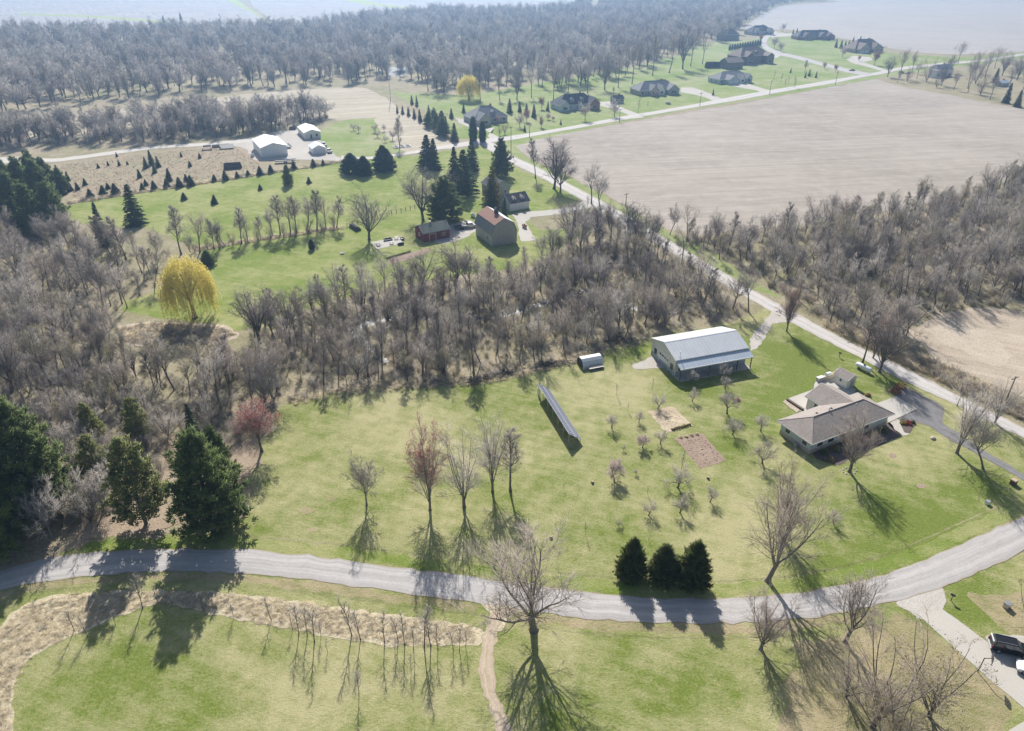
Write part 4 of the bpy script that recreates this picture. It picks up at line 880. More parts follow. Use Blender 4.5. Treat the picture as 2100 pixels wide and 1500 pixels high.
# evergreens around the far houses
EV = [(845, 214, 195), (855, 218, 196), (815, 232, 215), (826, 234, 217), (838, 238, 219), (850, 243, 222), (862, 250, 224), (878, 262, 228), (895, 268, 232), (908, 280, 240), (890, 246, 220), (906, 252, 226), (926, 243, 222), (880, 236, 216), (915, 266, 240), (932, 290, 252)]
for i, (u, v, vt) in enumerate(EV): T(('pine%d' if 7 <= i < 12 else 'spruce%d') % (i % 3), u, v, vt, f'evergreen, {rank(EV, i)} from the left in the screen beside the grey far house', 'evergreen_tree', group='evergreen screen by the grey house', wide=.9 if i < 7 else 1.1)
EV2 = [(951, 232, 212, 'dark spruce behind the grey far house'), (1045, 232, 202, 'tall pointed spruce right of the grey far house'), (1066, 230, 208, 'spruce second right of the grey far house'), (1079, 236, 212, 'spruce third right of the grey far house'), (1095, 241, 214, 'dense dark spruce on the lawn left of the dormered house'), (1123, 228, 208, 'spruce beside the left corner of the dormered house'), (1076, 270, 256, 'small spruce near the far roadside'), (1150, 256, 245, 'tiny spruce on the dormered house lawn'), (1462, 196, 182, 'lone spruce between two far driveways'), (1621, 150, 140, 'small spruce on the far green, left'), (1651, 160, 146, 'far green spruce, left of a trio'), (1659, 157, 142, 'far green spruce, middle of a trio'), (1673, 160, 146, 'far green spruce, right of a trio'),
       (340, 62, 32, 'left conifer sticking up at the far field edge'), (376, 60, 26, 'right conifer sticking up at the far field edge'), (588, 75, 46, 'conifer beside the far red shed'), (2040, 170, 140, 'dark conifer in the far right farmyard'), (2062, 212, 170, 'dark conifer at the field edge, far right'), (2085, 220, 185, 'bushy conifer at the field edge, far right corner')]
for i, (u, v, vt, lab) in enumerate(EV2): T(f'spruce{i % 3}', u, v, vt, lab, 'spruce_tree', 'spruce', wide=.9)
for i in range(9): T('column0', 1448 + i * 3.4, 140 - i * .1, 126, f'columnar evergreen, {ORD[i]} from the left in the short hedge on the far lawn', 'hedge_evergreen', 'evergreen', 'short hedge on the far lawn', wide=1.5)
for i in range(13): T('column0', 1496 + i * 5.2, 104 - i * .8, 91 - i * .9, f'columnar evergreen, {ORD[i]} from the left in the hedge behind the brown house', 'hedge_evergreen', 'evergreen', 'hedge row behind the brown house', wide=1.2)
for i, (u, v, vt) in enumerate([(1626, 70, 60), (1634, 70, 58), (1714, 98, 80), (1724, 100, 82), (1732, 101, 84), (1740, 96, 82), (1748, 92, 76), (1763, 88, 74), (1780, 86, 78), (1700, 84, 72)]):
    T(f'spruce{i % 3}', u, v, vt, 'dark evergreen around the far houses at the top right', 'spruce_tree', 'spruce', 'evergreens at the top right houses', wide=1.0)
# ornamental trees on the far lawns
ORN = [(1066, 262, 228, 'grey0', 'pale grey ornamental tree on the far lawn'), (1080, 250, 222, 'red1', 'pinkish tree left of the dormered house'), (1111, 224, 195, 'red0', 'round red budded tree behind the lawn spruces'), (1110, 262, 233, 'rust0', 'small rust coloured tree near the far road'), (1200, 247, 208, 'grey1', 'bare tree in front of the dormered house'), (1260, 240, 200, 'grey0', 'bare tree beside the far driveway'), (1308, 232, 196, 'young0', 'slender tree left of the long grey house'), (1328, 222, 206, 'young1', 'sapling in front of the long grey house'), (1020, 255, 236, 'red1', 'red shrub like tree beside the grey house'), (1025, 278, 255, 'multi0', 'bare clump beside the far road junction'), (1035, 276, 252, 'multi1', 'second bare clump beside the far road junction'), (1258, 196, 178, 'slim0', 'thin tree behind the small far shed'), (1344, 200, 186, 'red1', 'small red tree at the long grey house'),
       (1610, 180, 158, 'young1', 'thin tree on the far green'), (1628, 180, 152, 'young2', 'second thin tree on the far green'), (1650, 150, 122, 'slim1', 'bare tree on the far green behind the trio'), (1690, 142, 126, 'red1', 'dark red shrub tree by the subdivision road, left'), (1713, 148, 130, 'red0', 'dark red shrub tree by the subdivision road, right'), (1727, 118, 94, 'grey1', 'bare tree by the top right curved drive'), (1761, 126, 112, 'red1', 'small dark tree inside the curved drive'), (1793, 134, 100, 'red0', 'red budded tree beside the top right house'), (1605, 66, 44, 'grey0', 'pinkish bare tree at the far field edge'), (1588, 100, 72, 'grey1', 'bare tree in the subdivision road bend'), (1600, 106, 82, 'grey0', 'second bare tree in the subdivision road bend'), (1559, 88, 68, 'red0', 'red tree before the farthest house')]
for u, v, vt, k, lab in ORN: T(k, u, v, vt, lab, 'ornamental_tree', 'tree', wide=1.0)
for i in range(4): T(f'young{i % 3}', 1586 + i * 15, 165 + i * 5, 143 + i * 5, 'thin staked tree in the short row beside the far road', 'ornamental_tree', 'tree', 'row of staked trees by the far road')
T('blossom0', 1124, 246, 232, 'white blossoming bush on the dormered house lawn, left', 'blossoming_bush', 'bush'); T('blossom0', 1134, 248, 238, 'white blossoming bush on the dormered house lawn, right', 'blossoming_bush', 'bush')
for i, (u, v, vt) in enumerate([(726, 268, 250), (736, 272, 255), (770, 272, 252), (775, 282, 262), (788, 270, 254), (805, 288, 266), (790, 292, 276), (820, 296, 280)]):
    T(f'apple{i % 3}', u, v, vt, 'small bare fruit tree on the lawn right of the white sheds', 'fruit_tree', 'fruit tree', 'fruit trees by the white sheds')

# ------------------------------------------------------------------ woods
def inside(x, y, poly):
    c = False; n = len(poly)
    for i in range(n):
        (x1, y1), (x2, y2) = poly[i], poly[i - 1]
        if (y1 > y) != (y2 > y) and x < (x2 - x1) * (y - y1) / (y2 - y1) + x1: c = not c
    return c
def scatter(px, n, dmin, rng, extra=()):
    poly = [(p.x, p.y) for p in (G(u, v) for u, v in px)]
    xs = [p[0] for p in poly]; ys = [p[1] for p in poly]; out = list(extra); k = len(out); tries = 0
    while len(out) - k < n and tries < n * 60:
        tries += 1; x, y = rng.uniform(min(xs), max(xs)), rng.uniform(min(ys), max(ys))
        if not inside(x, y, poly): continue
        if any((x - a) ** 2 + (y - b) ** 2 < dmin * dmin for a, b in out): continue
        out.append((x, y))
    return out[k:]
ROADL = [G(u, v) for u, v in [(1000, 290), (1097, 350), (1250, 432), (1400, 522), (1578, 626), (1721, 702), (1900, 792), (2100, 890)]]
def off_road(x, y, m=4.5):
    p = Vector((x, y, 0))
    for a, b in zip(ROADL, ROADL[1:]):
        d = b - a; t = max(0, min(1, (p - a).dot(d) / d.length_squared))
        if (p - a - d * t).length < m: return False
    return True
Z_LEFT = [(-60, 440), (20, 490), (130, 490), (240, 505), (320, 530), (330, 575), (300, 615), (235, 645), (240, 672), (200, 700), (-60, 700)]
Z_LEFT2 = [(-60, 705), (215, 705), (255, 748), (340, 772), (480, 756), (560, 745), (590, 800), (560, 845), (440, 850), (300, 815), (120, 815), (-60, 830)]
Z_CREEK = [(500, 690), (560, 660), (660, 625), (800, 605), (940, 585), (1060, 570), (1140, 535), (1230, 500), (1320, 505), (1400, 560), (1490, 612), (1545, 640), (1490, 655), (1330, 680), (1230, 705), (1150, 735), (1000, 772), (820, 790), (700, 795), (610, 800), (560, 720)]
Z_RIGHT = [(1360, 480), (1450, 488), (1600, 472), (1800, 445), (1990, 405), (2100, 362), (2220, 380), (2220, 640), (2000, 628), (1905, 645), (1868, 690), (1890, 730), (1830, 728), (1760, 690), (1650, 632), (1500, 548)]
Z_LANE = [(-60, 312), (100, 300), (250, 294), (430, 284), (520, 276), (600, 262), (672, 250), (676, 238), (560, 240), (420, 246), (250, 262), (0, 280), (-60, 290)]
Z_GAP = [(-60, 822), (300, 820), (480, 850), (535, 880), (500, 905), (350, 900), (330, 960), (330, 1010), (240, 1050), (150, 1090), (-60, 1090)]
rz = random.Random(33)
wk = ['wood0', 'wood1', 'wood2', 'wood3', 'wood4', 'wood5', 'wood6', 'slim0', 'slim1', 'slim2', 'olive0', 'olive1', 'wood2', 'wood5', 'spread1', 'multi0', 'wood7', 'wood6', 'wood3', 'slim2']
taken = []
LOOK = {'wood': 'bare grey tree', 'slim': 'slender bare tree', 'olive': 'bare tree with yellow green buds', 'spread': 'wide spreading bare tree', 'multi': 'low many stemmed bare tree'}
def wood(px, n, dmin, grp, h0, h1, spots, kinds=wk, lean=.1):
    """spots: places in this wood that can be found on the picture, used to say which tree is meant"""
    global taken
    pts = [p for p in scatter(px, n, dmin, rz, taken) if off_road(*p)]
    taken += pts; mid = [(G(u, v), w) for u, v, w in spots]
    for (x, y) in pts:
        k = rz.choice(kinds); h = rz.uniform(h0, h1) * (.65 if k.startswith('multi') else 1)
        size = 'tall ' if h > h0 + .75 * (h1 - h0) else 'small ' if h < h0 + .25 * (h1 - h0) else ''
        place = min(mid, key=lambda q: (q[0] - Vector((x, y, 0))).length)[1]
        put_tree(k, Vector((x, y, 0)), h, size + LOOK[k.rstrip('0123456789')] + ' ' + place, 'tree', 'bare_tree', grp, rz.uniform(.8, 1.15), rz, (rz.gauss(0, lean), rz.gauss(0, lean)))
wood(Z_LEFT, 44, 4.6, 'left wood', 11, 17, [(20, 520, 'below the upper left pine stand'), (250, 530, 'left of the weeping willow'), (120, 600, 'in the middle of the left wood'), (20, 680, 'at the left edge level with the sand bank'), (230, 660, 'at the left end of the sand bank')])
wood(Z_LEFT2, 46, 3.4, 'wood behind the left pines', 9, 15, [(20, 780, 'behind the bright left pine'), (200, 760, 'behind the sparse olive pines'), (380, 760, 'below the sand bank'), (520, 800, 'behind the round red tipped maple')])
wood(Z_CREEK, 96, 4.0, 'creek wood', 7.5, 14.5, [(620, 760, 'at the left end of the creek wood'), (760, 760, 'in the creek wood above the shaded lawn edge'), (760, 650, 'beside the bend of the creek'), (900, 620, 'below the farm flower strip'), (1000, 560, 'below the gambrel barn'), (950, 740, 'behind the dark brush pile'), (1120, 680, 'in the wood behind the arched shed'), (1150, 580, 'right of the gambrel barn'), (1280, 560, 'in the wood left of the county road'), (1400, 620, 'behind the pole barn')])
wood(Z_RIGHT, 92, 4.6, 'wood right of the county road', 9, 15.5, [(1430, 500, 'at the corner of the wood below the big field'), (1560, 540, 'beside the county road in the right wood'), (1620, 480, 'along the field edge of the right wood'), (1800, 460, 'along the field edge further right'), (1760, 560, 'in the middle of the right wood'), (1700, 640, 'beside the roadside utility pole'), (1830, 700, 'at the wood tip beside the small field'), (1950, 480, 'in the upper right part of the right wood'), (1980, 590, 'above the small right field'), (2090, 420, 'at the right edge under the big field')])
# tree lines that can be told apart by where they stand
FENCE = [(372, 522, 420), (410, 518, 432), (440, 512, 445), (462, 505, 440), (496, 500, 425), (508, 497, 436), (535, 490, 440), (560, 486, 422), (575, 484, 400), (596, 482, 396), (610, 478, 398), (628, 474, 396), (650, 472, 384), (668, 468, 400), (690, 468, 400), (394, 524, 470), (450, 512, 470)]
for i, (u, v, vt) in enumerate(FENCE):
    T(['slim0', 'wood1', 'slim2', 'wood4'][i % 4], u, v, vt, f'bare tree, {rank(FENCE, i)} from the left in the fence row across the farm lawn', 'bare_tree', 'tree', 'fence row across the farm lawn', wide=1.15, lean=(0, rz.gauss(0, .12)))
CEDGE = [(532, 705, 582), (566, 700, 600), (668, 668, 556), (712, 640, 545), (790, 600, 510), (870, 600, 505), (935, 610, 480), (965, 600, 500), (1000, 600, 520), (1112, 545, 470), (1130, 538, 460), (1162, 530, 460), (1192, 540, 425), (1230, 520, 430), (1265, 515, 440), (1300, 520, 450)]
for i, (u, v, vt) in enumerate(CEDGE):
    T(['spread1', 'wood3', 'wood0', 'slim1', 'wood6'][i % 5], u, v, vt, f'bare tree, {rank(CEDGE, i)} from the left along the farm lawn edge of the creek wood', 'bare_tree', 'tree', 'lawn edge of the creek wood', wide=1.1)
RSIDE = [(1172, 512, 405), (1205, 498, 398), (1222, 492, 412), (1252, 505, 402), (1286, 505, 408), (1318, 512, 420)]
for i, (u, v, vt) in enumerate(RSIDE):
    T(['spread1', 'wood3', 'spread2', 'wood0'][i % 4], u, v, vt, f'tall open bare tree, {rank(RSIDE, i)} from the left on the upper roadside of the creek wood', 'bare_tree', 'tree', 'tall trees on the road side of the creek wood', wide=1.05)
for i in range(12): T(f'multi{i % 2}', 400 + i * 26, 517 - i * 4.3, 486 - i * 5, 'low bare bush in the fence row across the farm lawn', 'hedge_bush', 'bush', 'bushes in the fence row')
FYARD = [(1845, 160, 96), (1820, 158, 110), (1870, 150, 100), (1900, 168, 112), (1880, 162, 120), (1965, 130, 82), (1930, 176, 130), (1985, 182, 110), (2000, 172, 100), (2020, 160, 96), (2040, 140, 92), (2055, 155, 100), (2070, 185, 120), (2010, 195, 140), (1985, 190, 138), (2030, 205, 150), (2085, 165, 105), (1955, 185, 142), (1860, 168, 130), (1840, 170, 140), (2000, 150, 100), (1945, 150, 108), (2095, 190, 130), (1920, 180, 148)]
for i, (u, v, vt) in enumerate(FYARD):
    T(['wood1', 'spread2', 'wood4', 'multi0', 'wood6'][i % 5], u, v, vt, f'bare tree, {rank(FYARD, i)} from the left in the far right farmyard', 'bare_tree', 'tree', 'far right farmyard trees', wide=.9)
FEDGE = [(1135, 205, 120), (1165, 200, 112), (1205, 192, 105), (1240, 185, 100), (1268, 180, 96), (1296, 172, 82), (1338, 155, 60), (1372, 150, 55), (1400, 142, 40), (1416, 136, 48), (1440, 132, 60), (985, 208, 130), (1025, 205, 140), (1060, 205, 135), (1090, 200, 120)]
for i, (u, v, vt) in enumerate(FEDGE):
    T(['wood1', 'slim2', 'wood4', 'spread2', 'wood6'][i % 5], u, v, vt, f'bare tree, {rank(FEDGE, i)} from the left at the near edge of the far wood', 'bare_tree', 'tree', 'near edge of the far wood', wide=.8)

FARKIND = [joined(*bare_tree(900 + i, 14, ['wood', 'spread', 'vase', 'wood', 'slender'][i % 5], ['twig', 'twig_pale', 'twig', 'twig_pale'][i % 4], 'bark_dark', [None, None, 'bud_olive', None, None, None, 'bud_olive'][i % 7], dens=.8, twig_r=.045, bud_n=2)) for i in range(9)]
Z_FAR = [(-300, 76), (0, 74), (250, 74), (420, 72), (560, 70), (620, 66), (740, 46), (900, 34), (1060, 34), (1182, 24), (1184, 0), (1210, 0), (1212, 30), (1224, 40), (1232, 0), (1500, 0), (1720, -2), (1600, 10), (1530, 48), (1500, 84), (1430, 94), (1380, 118), (1280, 158), (1150, 188), (1090, 182), (960, 188), (880, 193), (850, 170), (830, 160), (780, 162), (720, 172), (480, 186), (250, 206), (0, 232), (-300, 280)]
def thick(px, n, dmin, s0, s1, w0=.9, w1=1.25):
    poly = [(p.x, p.y) for p in (G(u, v) for u, v in px)]; xs = [p[0] for p in poly]; ys = [p[1] for p in poly]; out = []; grid = set(); tries = 0
    while len(out) < n and tries < n * 40:
        tries += 1; x, y = rz.uniform(min(xs), max(xs)), rz.uniform(min(ys), max(ys)); c = (int(x / dmin), int(y / dmin))
        if c in grid or not inside(x, y, poly) or not off_road(x, y, 3.8): continue
        grid.add(c); s = rz.uniform(s0, s1); out.append((x, y, s, s * rz.uniform(w0, w1)))
    return out
instanced('far_wood', 'leafless hazy wood across the far side of the fields', thick(Z_FAR, 4600, 7.5, .8, 1.4), FARKIND)
instanced('lane_wood', 'leafless trees in the belt behind the gravel lane', thick(Z_LANE, 190, 4.0, .6, 1.05), FARKIND)
WOODKIND = [joined(*bare_tree(950 + i, 10, ['wood', 'slender', 'multi'][i % 3], ['twig', 'twig_pale'][i % 2], 'bark_dark', [None, 'bud_olive', None, None][i % 4], dens=.85, bud_n=1)) for i in range(6)]
instanced('young_wood', 'smaller leafless trees filling the woods between the big ones', thick(Z_LEFT, 85, 3.2, .5, 1.1) + thick(Z_LEFT2, 80, 2.8, .4, .85) + thick(Z_CREEK, 260, 2.8, .45, .95) + thick(Z_RIGHT, 430, 2.7, .5, 1.1) + thick(Z_GAP, 120, 1.8, .3, .75), WOODKIND)
SHRUBS = [shrub(70 + i, [['brush_twig'], ['twig_pale'], ['brush_olive', 'brush_twig'], ['twig']][i % 4]) for i in range(8)]
instanced('undergrowth', 'tangled bare undergrowth between the trees', thick(Z_LEFT, 320, 1.6, .35, 1.0) + thick(Z_LEFT2, 360, 1.4, .3, .85) + thick(Z_CREEK, 1150, 1.4, .35, 1.0) + thick(Z_RIGHT, 1600, 1.5, .4, 1.2) + thick(Z_LANE, 350, 2, .8, 1.8) + thick(Z_GAP, 700, 0.9, .35, 1.0), SHRUBS)

# ------------------------------------------------------------------ buildings
paint('shingle_taupe', (0.36, 0.31, 0.275), (0.27, 0.235, 0.21), 1.4, 0.9, 0.3)
paint('shingle_dark', (0.10, 0.10, 0.11), (0.07, 0.07, 0.08), 2.0, 0.9, 0.3)
paint('shingle_grey', (0.27, 0.265, 0.27), (0.20, 0.20, 0.21), 1.5, 0.9, 0.3)
paint('shingle_brown', (0.29, 0.225, 0.195), (0.22, 0.17, 0.15), 1.5, 0.9, 0.3)
paint('shingle_rust', (0.34, 0.20, 0.15), (0.26, 0.15, 0.11), 1.2, 0.9, 0.3)
paint('roof_green', (0.075, 0.105, 0.09), (0.055, 0.08, 0.07), 1.5, 0.45, 0.1)
paint('white_trim', (0.80, 0.79, 0.76), (0.74, 0.73, 0.70), 2, 0.5)
paint('cream_metal', (0.72, 0.70, 0.62), (0.66, 0.64, 0.57), 1.2, 0.5)
paint('white_metal', (0.80, 0.80, 0.79), (0.74, 0.74, 0.73), 0.8, 0.45)
paint('blue_siding', (0.50, 0.56, 0.57), (0.44, 0.50, 0.51), 1.2, 0.7)
paint('slate_metal', (0.33, 0.37, 0.41), (0.28, 0.32, 0.36), 1.0, 0.5)
paint('red_siding', (0.24, 0.05, 0.04), (0.18, 0.042, 0.035), 2, 0.8, sx=(8, 8, .4))
paint('grey_boards', (0.52, 0.49, 0.46), (0.32, 0.30, 0.285), 2.5, 0.9, 0.4, sx=(5, 5, .35))
paint('stone_wall', (0.50, 0.44, 0.36), (0.36, 0.31, 0.25), 5, 0.9, 0.4)
paint('tan_siding', (0.46, 0.41, 0.34), (0.40, 0.35, 0.29), 2, 0.8)
paint('grey_siding', (0.42, 0.42, 0.41), (0.36, 0.36, 0.36), 2, 0.8)
paint('brown_siding', (0.21, 0.17, 0.145), (0.16, 0.13, 0.115), 2, 0.8)
paint('brick_red', (0.34, 0.19, 0.145), (0.27, 0.15, 0.12), 7, 0.9, 0.3)
paint('dark_wood', (0.15, 0.10, 0.07), (0.10, 0.07, 0.05), 4, 0.8)
paint('pale_wood', (0.52, 0.40, 0.26), (0.42, 0.31, 0.20), 4, 0.8)
paint('door_white', (0.76, 0.75, 0.72), (0.70, 0.69, 0.66), 2, 0.5)
paint('dark_metal', (0.06, 0.06, 0.065), (0.04, 0.04, 0.045), 4, 0.5)
paint('steel', (0.50, 0.51, 0.52), (0.42, 0.43, 0.44), 3, 0.35, metal=0.6)
paint('stone_light', (0.55, 0.50, 0.42), (0.45, 0.40, 0.33), 6, 0.9, 0.3)
paint('black_tarp', (0.035, 0.035, 0.04), (0.02, 0.02, 0.025), 3, 0.6)
paint('pole_wood', (0.23, 0.18, 0.14), (0.15, 0.12, 0.09), 5, 0.9)
paint('red_leaf', (0.42, 0.10, 0.06), (0.30, 0.07, 0.05), 3, 0.8, trans=.2)
paint('wire', (0.55, 0.55, 0.55), (0.5, 0.5, 0.5), 3, 0.6)
def glassmat():
    m, nt, b, tc = new_mat('window_glass'); b.inputs['Base Color'].default_value = (0.03, 0.035, 0.045, 1); b.inputs['Roughness'].default_value = 0.06; b.inputs['Specular IOR Level'].default_value = 0.8
    _bump(nt, b, _noise(nt, tc.outputs['Object'], 0.7, 2), 0.05, 0.02)
glassmat()
def ribbed(name, c, pitch, rough=0.4, axis='X', metal=0.0):
    m, nt, b, tc = new_mat(name); w = nt.nodes.new('ShaderNodeTexWave'); w.bands_direction = axis; w.inputs['Scale'].default_value = 0.314 / pitch
    nt.links.new(tc.outputs['Object'], w.inputs['Vector']); n = _noise(nt, tc.outputs['Object'], 0.5, 5, 0.7)
    nt.links.new(_mix(nt, 0.16, _ramp(nt, n, [(0.3, tuple(x * .86 for x in c)), (0.7, c)]), _ramp(nt, w.outputs['Fac'], [(0.1, (0.35,) * 3), (0.4, (0.6,) * 3)]), 'OVERLAY'), b.inputs['Base Color'])
    b.inputs['Roughness'].default_value = rough; b.inputs['Metallic'].default_value = metal; _bump(nt, b, w.outputs['Fac'], 0.15, 0.03)
ribbed('roof_metal', (0.58, 0.59, 0.60), 0.9); ribbed('roof_white', (0.80, 0.80, 0.80), 0.9, 0.5); ribbed('roof_blue', (0.50, 0.55, 0.60), 0.9)
def roofing(name, c, c2):
    """shingle courses running level along the roof"""
    m, nt, b, tc = new_mat(name)
    br = nt.nodes.new('ShaderNodeTexBrick'); br.inputs['Scale'].default_value = 1.0; br.inputs['Brick Width'].default_value = .5; br.inputs['Row Height'].default_value = .16; br.inputs['Mortar Size'].default_value = .012
    br.inputs['Color1'].default_value = (*c, 1); br.inputs['Color2'].default_value = (*c2, 1); br.inputs['Mortar'].default_value = (*(x * .6 for x in c2), 1)
    nt.links.new(tc.outputs['Object'], br.inputs['Vector'])
    n = _noise(nt, tc.outputs['Object'], 0.4, 6, 0.7); f = _noise(nt, tc.outputs['Object'], 7, 3, .8)
    col = _mix(nt, .5, br.outputs['Color'], _ramp(nt, n, [(0.3, (.36,) * 3), (0.7, (.64,) * 3)]), 'OVERLAY'); col = _mix(nt, .5, col, _ramp(nt, f, [(0.25, (.25,) * 3), (0.75, (.75,) * 3)]), 'OVERLAY')
    nt.links.new(col, b.inputs['Base Color']); b.inputs['Roughness'].default_value = .92; _bump(nt, b, f, .4, .02)
roofing('shingle_taupe', (0.38, 0.325, 0.285), (0.30, 0.255, 0.225))

class House:
    def __init__(s, name, label, cat, x, y, deg, group=None): s.o = thing(name, label, cat, (x, y, 0), math.radians(deg), group)
    def part(s, name, mb, mat, parent=None, **k): return mb.build(name, mat, parent or s.o, **k)
    def walls(s, x0, x1, y0, y1, h, mat, name='wall', zr=None, ridge='x', base=None):
        """box, or with zr a gabled block whose ends reach the ridge"""
        mb = MB()
        if zr is None: mb.box(x0, x1, y0, y1, -.05, h)
        elif ridge == 'x': mb.prism([(y0, -.05), (y1, -.05), (y1, h), ((y0 + y1) / 2, zr), (y0, h)], x0, x1, 'x')
        else: mb.prism([(x0, -.05), (x1, -.05), (x1, h), ((x0 + x1) / 2, zr), (x0, h)], y0, y1, 'y')
        w = s.part(name, mb, mat)
        if base:
            s.part('skirting', MB().box(x0 - .04, x1 + .04, y0 - .04, y1 + .04, -.05, base[0]), base[1])
        return w
    def gable(s, x0, x1, y0, y1, ze, zr, mat, ridge='x', th=.14, name='roof', trim='white_trim', split=False):
        a, b = (y0, y1) if ridge == 'x' else (x0, x1); c = (a + b) / 2; p, q = (x0, x1) if ridge == 'x' else (y0, y1)
        r = s.part(name, MB().prism([(a, ze), (c, zr), (b, ze), (b, ze + th), (c, zr + th), (a, ze + th)], p, q, ridge), mat)
        if trim:
            e = .035
            mb = MB()
            for t in (p, q):
                t0, t1 = (t - e, t + .02) if t == p else (t - .02, t + e)
                mb.prism([(a, ze - .03), (c, zr - .03), (b, ze - .03), (b, ze + th + .02), (c, zr + th + .02), (a, ze + th + .02)], t0, t1, ridge)
            for k_, s_ in ((a, -1), (b, 1)):
                lo, hi = sorted((k_ + s_ * e, k_ - s_ * .02))
                if ridge == 'x': mb.box(p, q, lo, hi, ze - .06, ze + th * .8)
                else: mb.box(lo, hi, p, q, ze - .06, ze + th * .8)
            s.part('fascia', mb, trim, r)
        return r
    def hip(s, x0, x1, y0, y1, ze, zr, mat, name='roof', trim='white_trim', th=.16, inset=None):
        L, W = x1 - x0, y1 - y0; k = inset if inset is not None else min(L, W) / 2; cx, cy_ = (x0 + x1) / 2, (y0 + y1) / 2
        if L >= W: r0, r1 = (x0 + k, cy_), (x1 - k, cy_)
        else: r0, r1 = (cx, y0 + k), (cx, y1 - k)
        vs = [(x0, y0, ze), (x1, y0, ze), (x1, y1, ze), (x0, y1, ze), (x0, y0, ze + th), (x1, y0, ze + th), (x1, y1, ze + th), (x0, y1, ze + th), (*r0, zr), (*r1, zr)]
        if L >= W: top = [(4, 5, 9, 8), (5, 6, 9), (6, 7, 8, 9), (7, 4, 8)]
        else: top = [(4, 5, 8), (5, 6, 9, 8), (6, 7, 9), (7, 4, 8, 9)]
        r = s.part(name, MB().solid(vs, [(0, 3, 2, 1), (0, 1, 5, 4), (1, 2, 6, 5), (2, 3, 7, 6), (3, 0, 4, 7)] + top), mat)
        if trim:
            e = .04; mb = MB(); z0, z1 = ze - .04, ze + th + .015
            mb.box(x0 - e, x1 + e, y0 - e, y0 - .003, z0, z1).box(x0 - e, x1 + e, y1 + .003, y1 + e, z0, z1).box(x0 - e, x0 - .003, y0, y1, z0, z1).box(x1 + .003, x1 + e, y0, y1, z0, z1)
            s.part('gutter', mb, trim, r)
            cap = MB(); cap.bar((*r0, zr + .02), (*r1, zr + .02), .07, 6)
            for i, q in ((4, r0), (7, r0 if L >= W else r1), (5, r1 if L >= W else r0), (6, r1)): cap.bar(vs[i], (*q, zr + .02), .05, 5)
            s.part('ridge_cap', cap, mat, r)
        return r
    def window(s, side, a, z, w=1.0, h=1.1, at=0.0, frame='white_trim', name='window', panes=2):
        """window on a wall: side 'x-','x+','y-','y+', a along the wall, at = wall plane"""
        d = .07; sg = -1 if side[1] == '-' else 1
        def bx(mb, a0, a1, z0, z1, d0, d1):
            lo, hi = sorted((at + sg * d0, at + sg * d1))
            return mb.box(lo, hi, a0, a1, z0, z1) if side[0] == 'x' else mb.box(a0, a1, lo, hi, z0, z1)
        f = MB(); t = .09
        bx(f, a - w / 2 - t, a - w / 2, z - t, z + h + t, -.02, d); bx(f, a + w / 2, a + w / 2 + t, z - t, z + h + t, -.02, d)
        bx(f, a - w / 2, a + w / 2, z + h, z + h + t, -.02, d); bx(f, a - w / 2, a + w / 2, z - t, z, -.02, d + .03)
        o = s.part(name, f, frame)
        for i in range(panes):
            g = MB(); p0 = a - w / 2 + w * i / panes + .02; bx(g, p0, p0 + w / panes - .04, z, z + h, -.02, .025); s.part('pane', g, 'window_glass', o)
        return o
    def door(s, side, a, w, h, at, mat, name='door', rows=0, win=False, z0=0.0):
        sg = -1 if side[1] == '-' else 1
        def bx(mb, a0, a1, z0_, z1, d0, d1):
            lo, hi = sorted((at + sg * d0, at + sg * d1))
            return mb.box(lo, hi, a0, a1, z0_, z1) if side[0] == 'x' else mb.box(a0, a1, lo, hi, z0_, z1)
        f = MB(); t = .12
        bx(f, a - w / 2 - t, a - w / 2, z0, z0 + h + t, -.02, .06); bx(f, a + w / 2, a + w / 2 + t, z0, z0 + h + t, -.02, .06); bx(f, a - w / 2, a + w / 2, z0 + h, z0 + h + t, -.02, .06)
        o = s.part(name, f, 'white_trim'); n = max(1, rows)
        for i in range(n):
            q = MB(); bx(q, a - w / 2, a + w / 2, z0 + h * i / n + .015, z0 + h * (i + 1) / n - .015, -.02, .035); s.part('panel', q, mat, o)
            if win and i == n - 2:
                for j in range(4):
                    g = MB(); c = a - w / 2 + w * (j + .5) / 4; bx(g, c - w * .09, c + w * .09, z0 + h * i / n + .12, z0 + h * (i + 1) / n - .12, .02, .05); s.part('pane', g, 'window_glass', o)
        return o

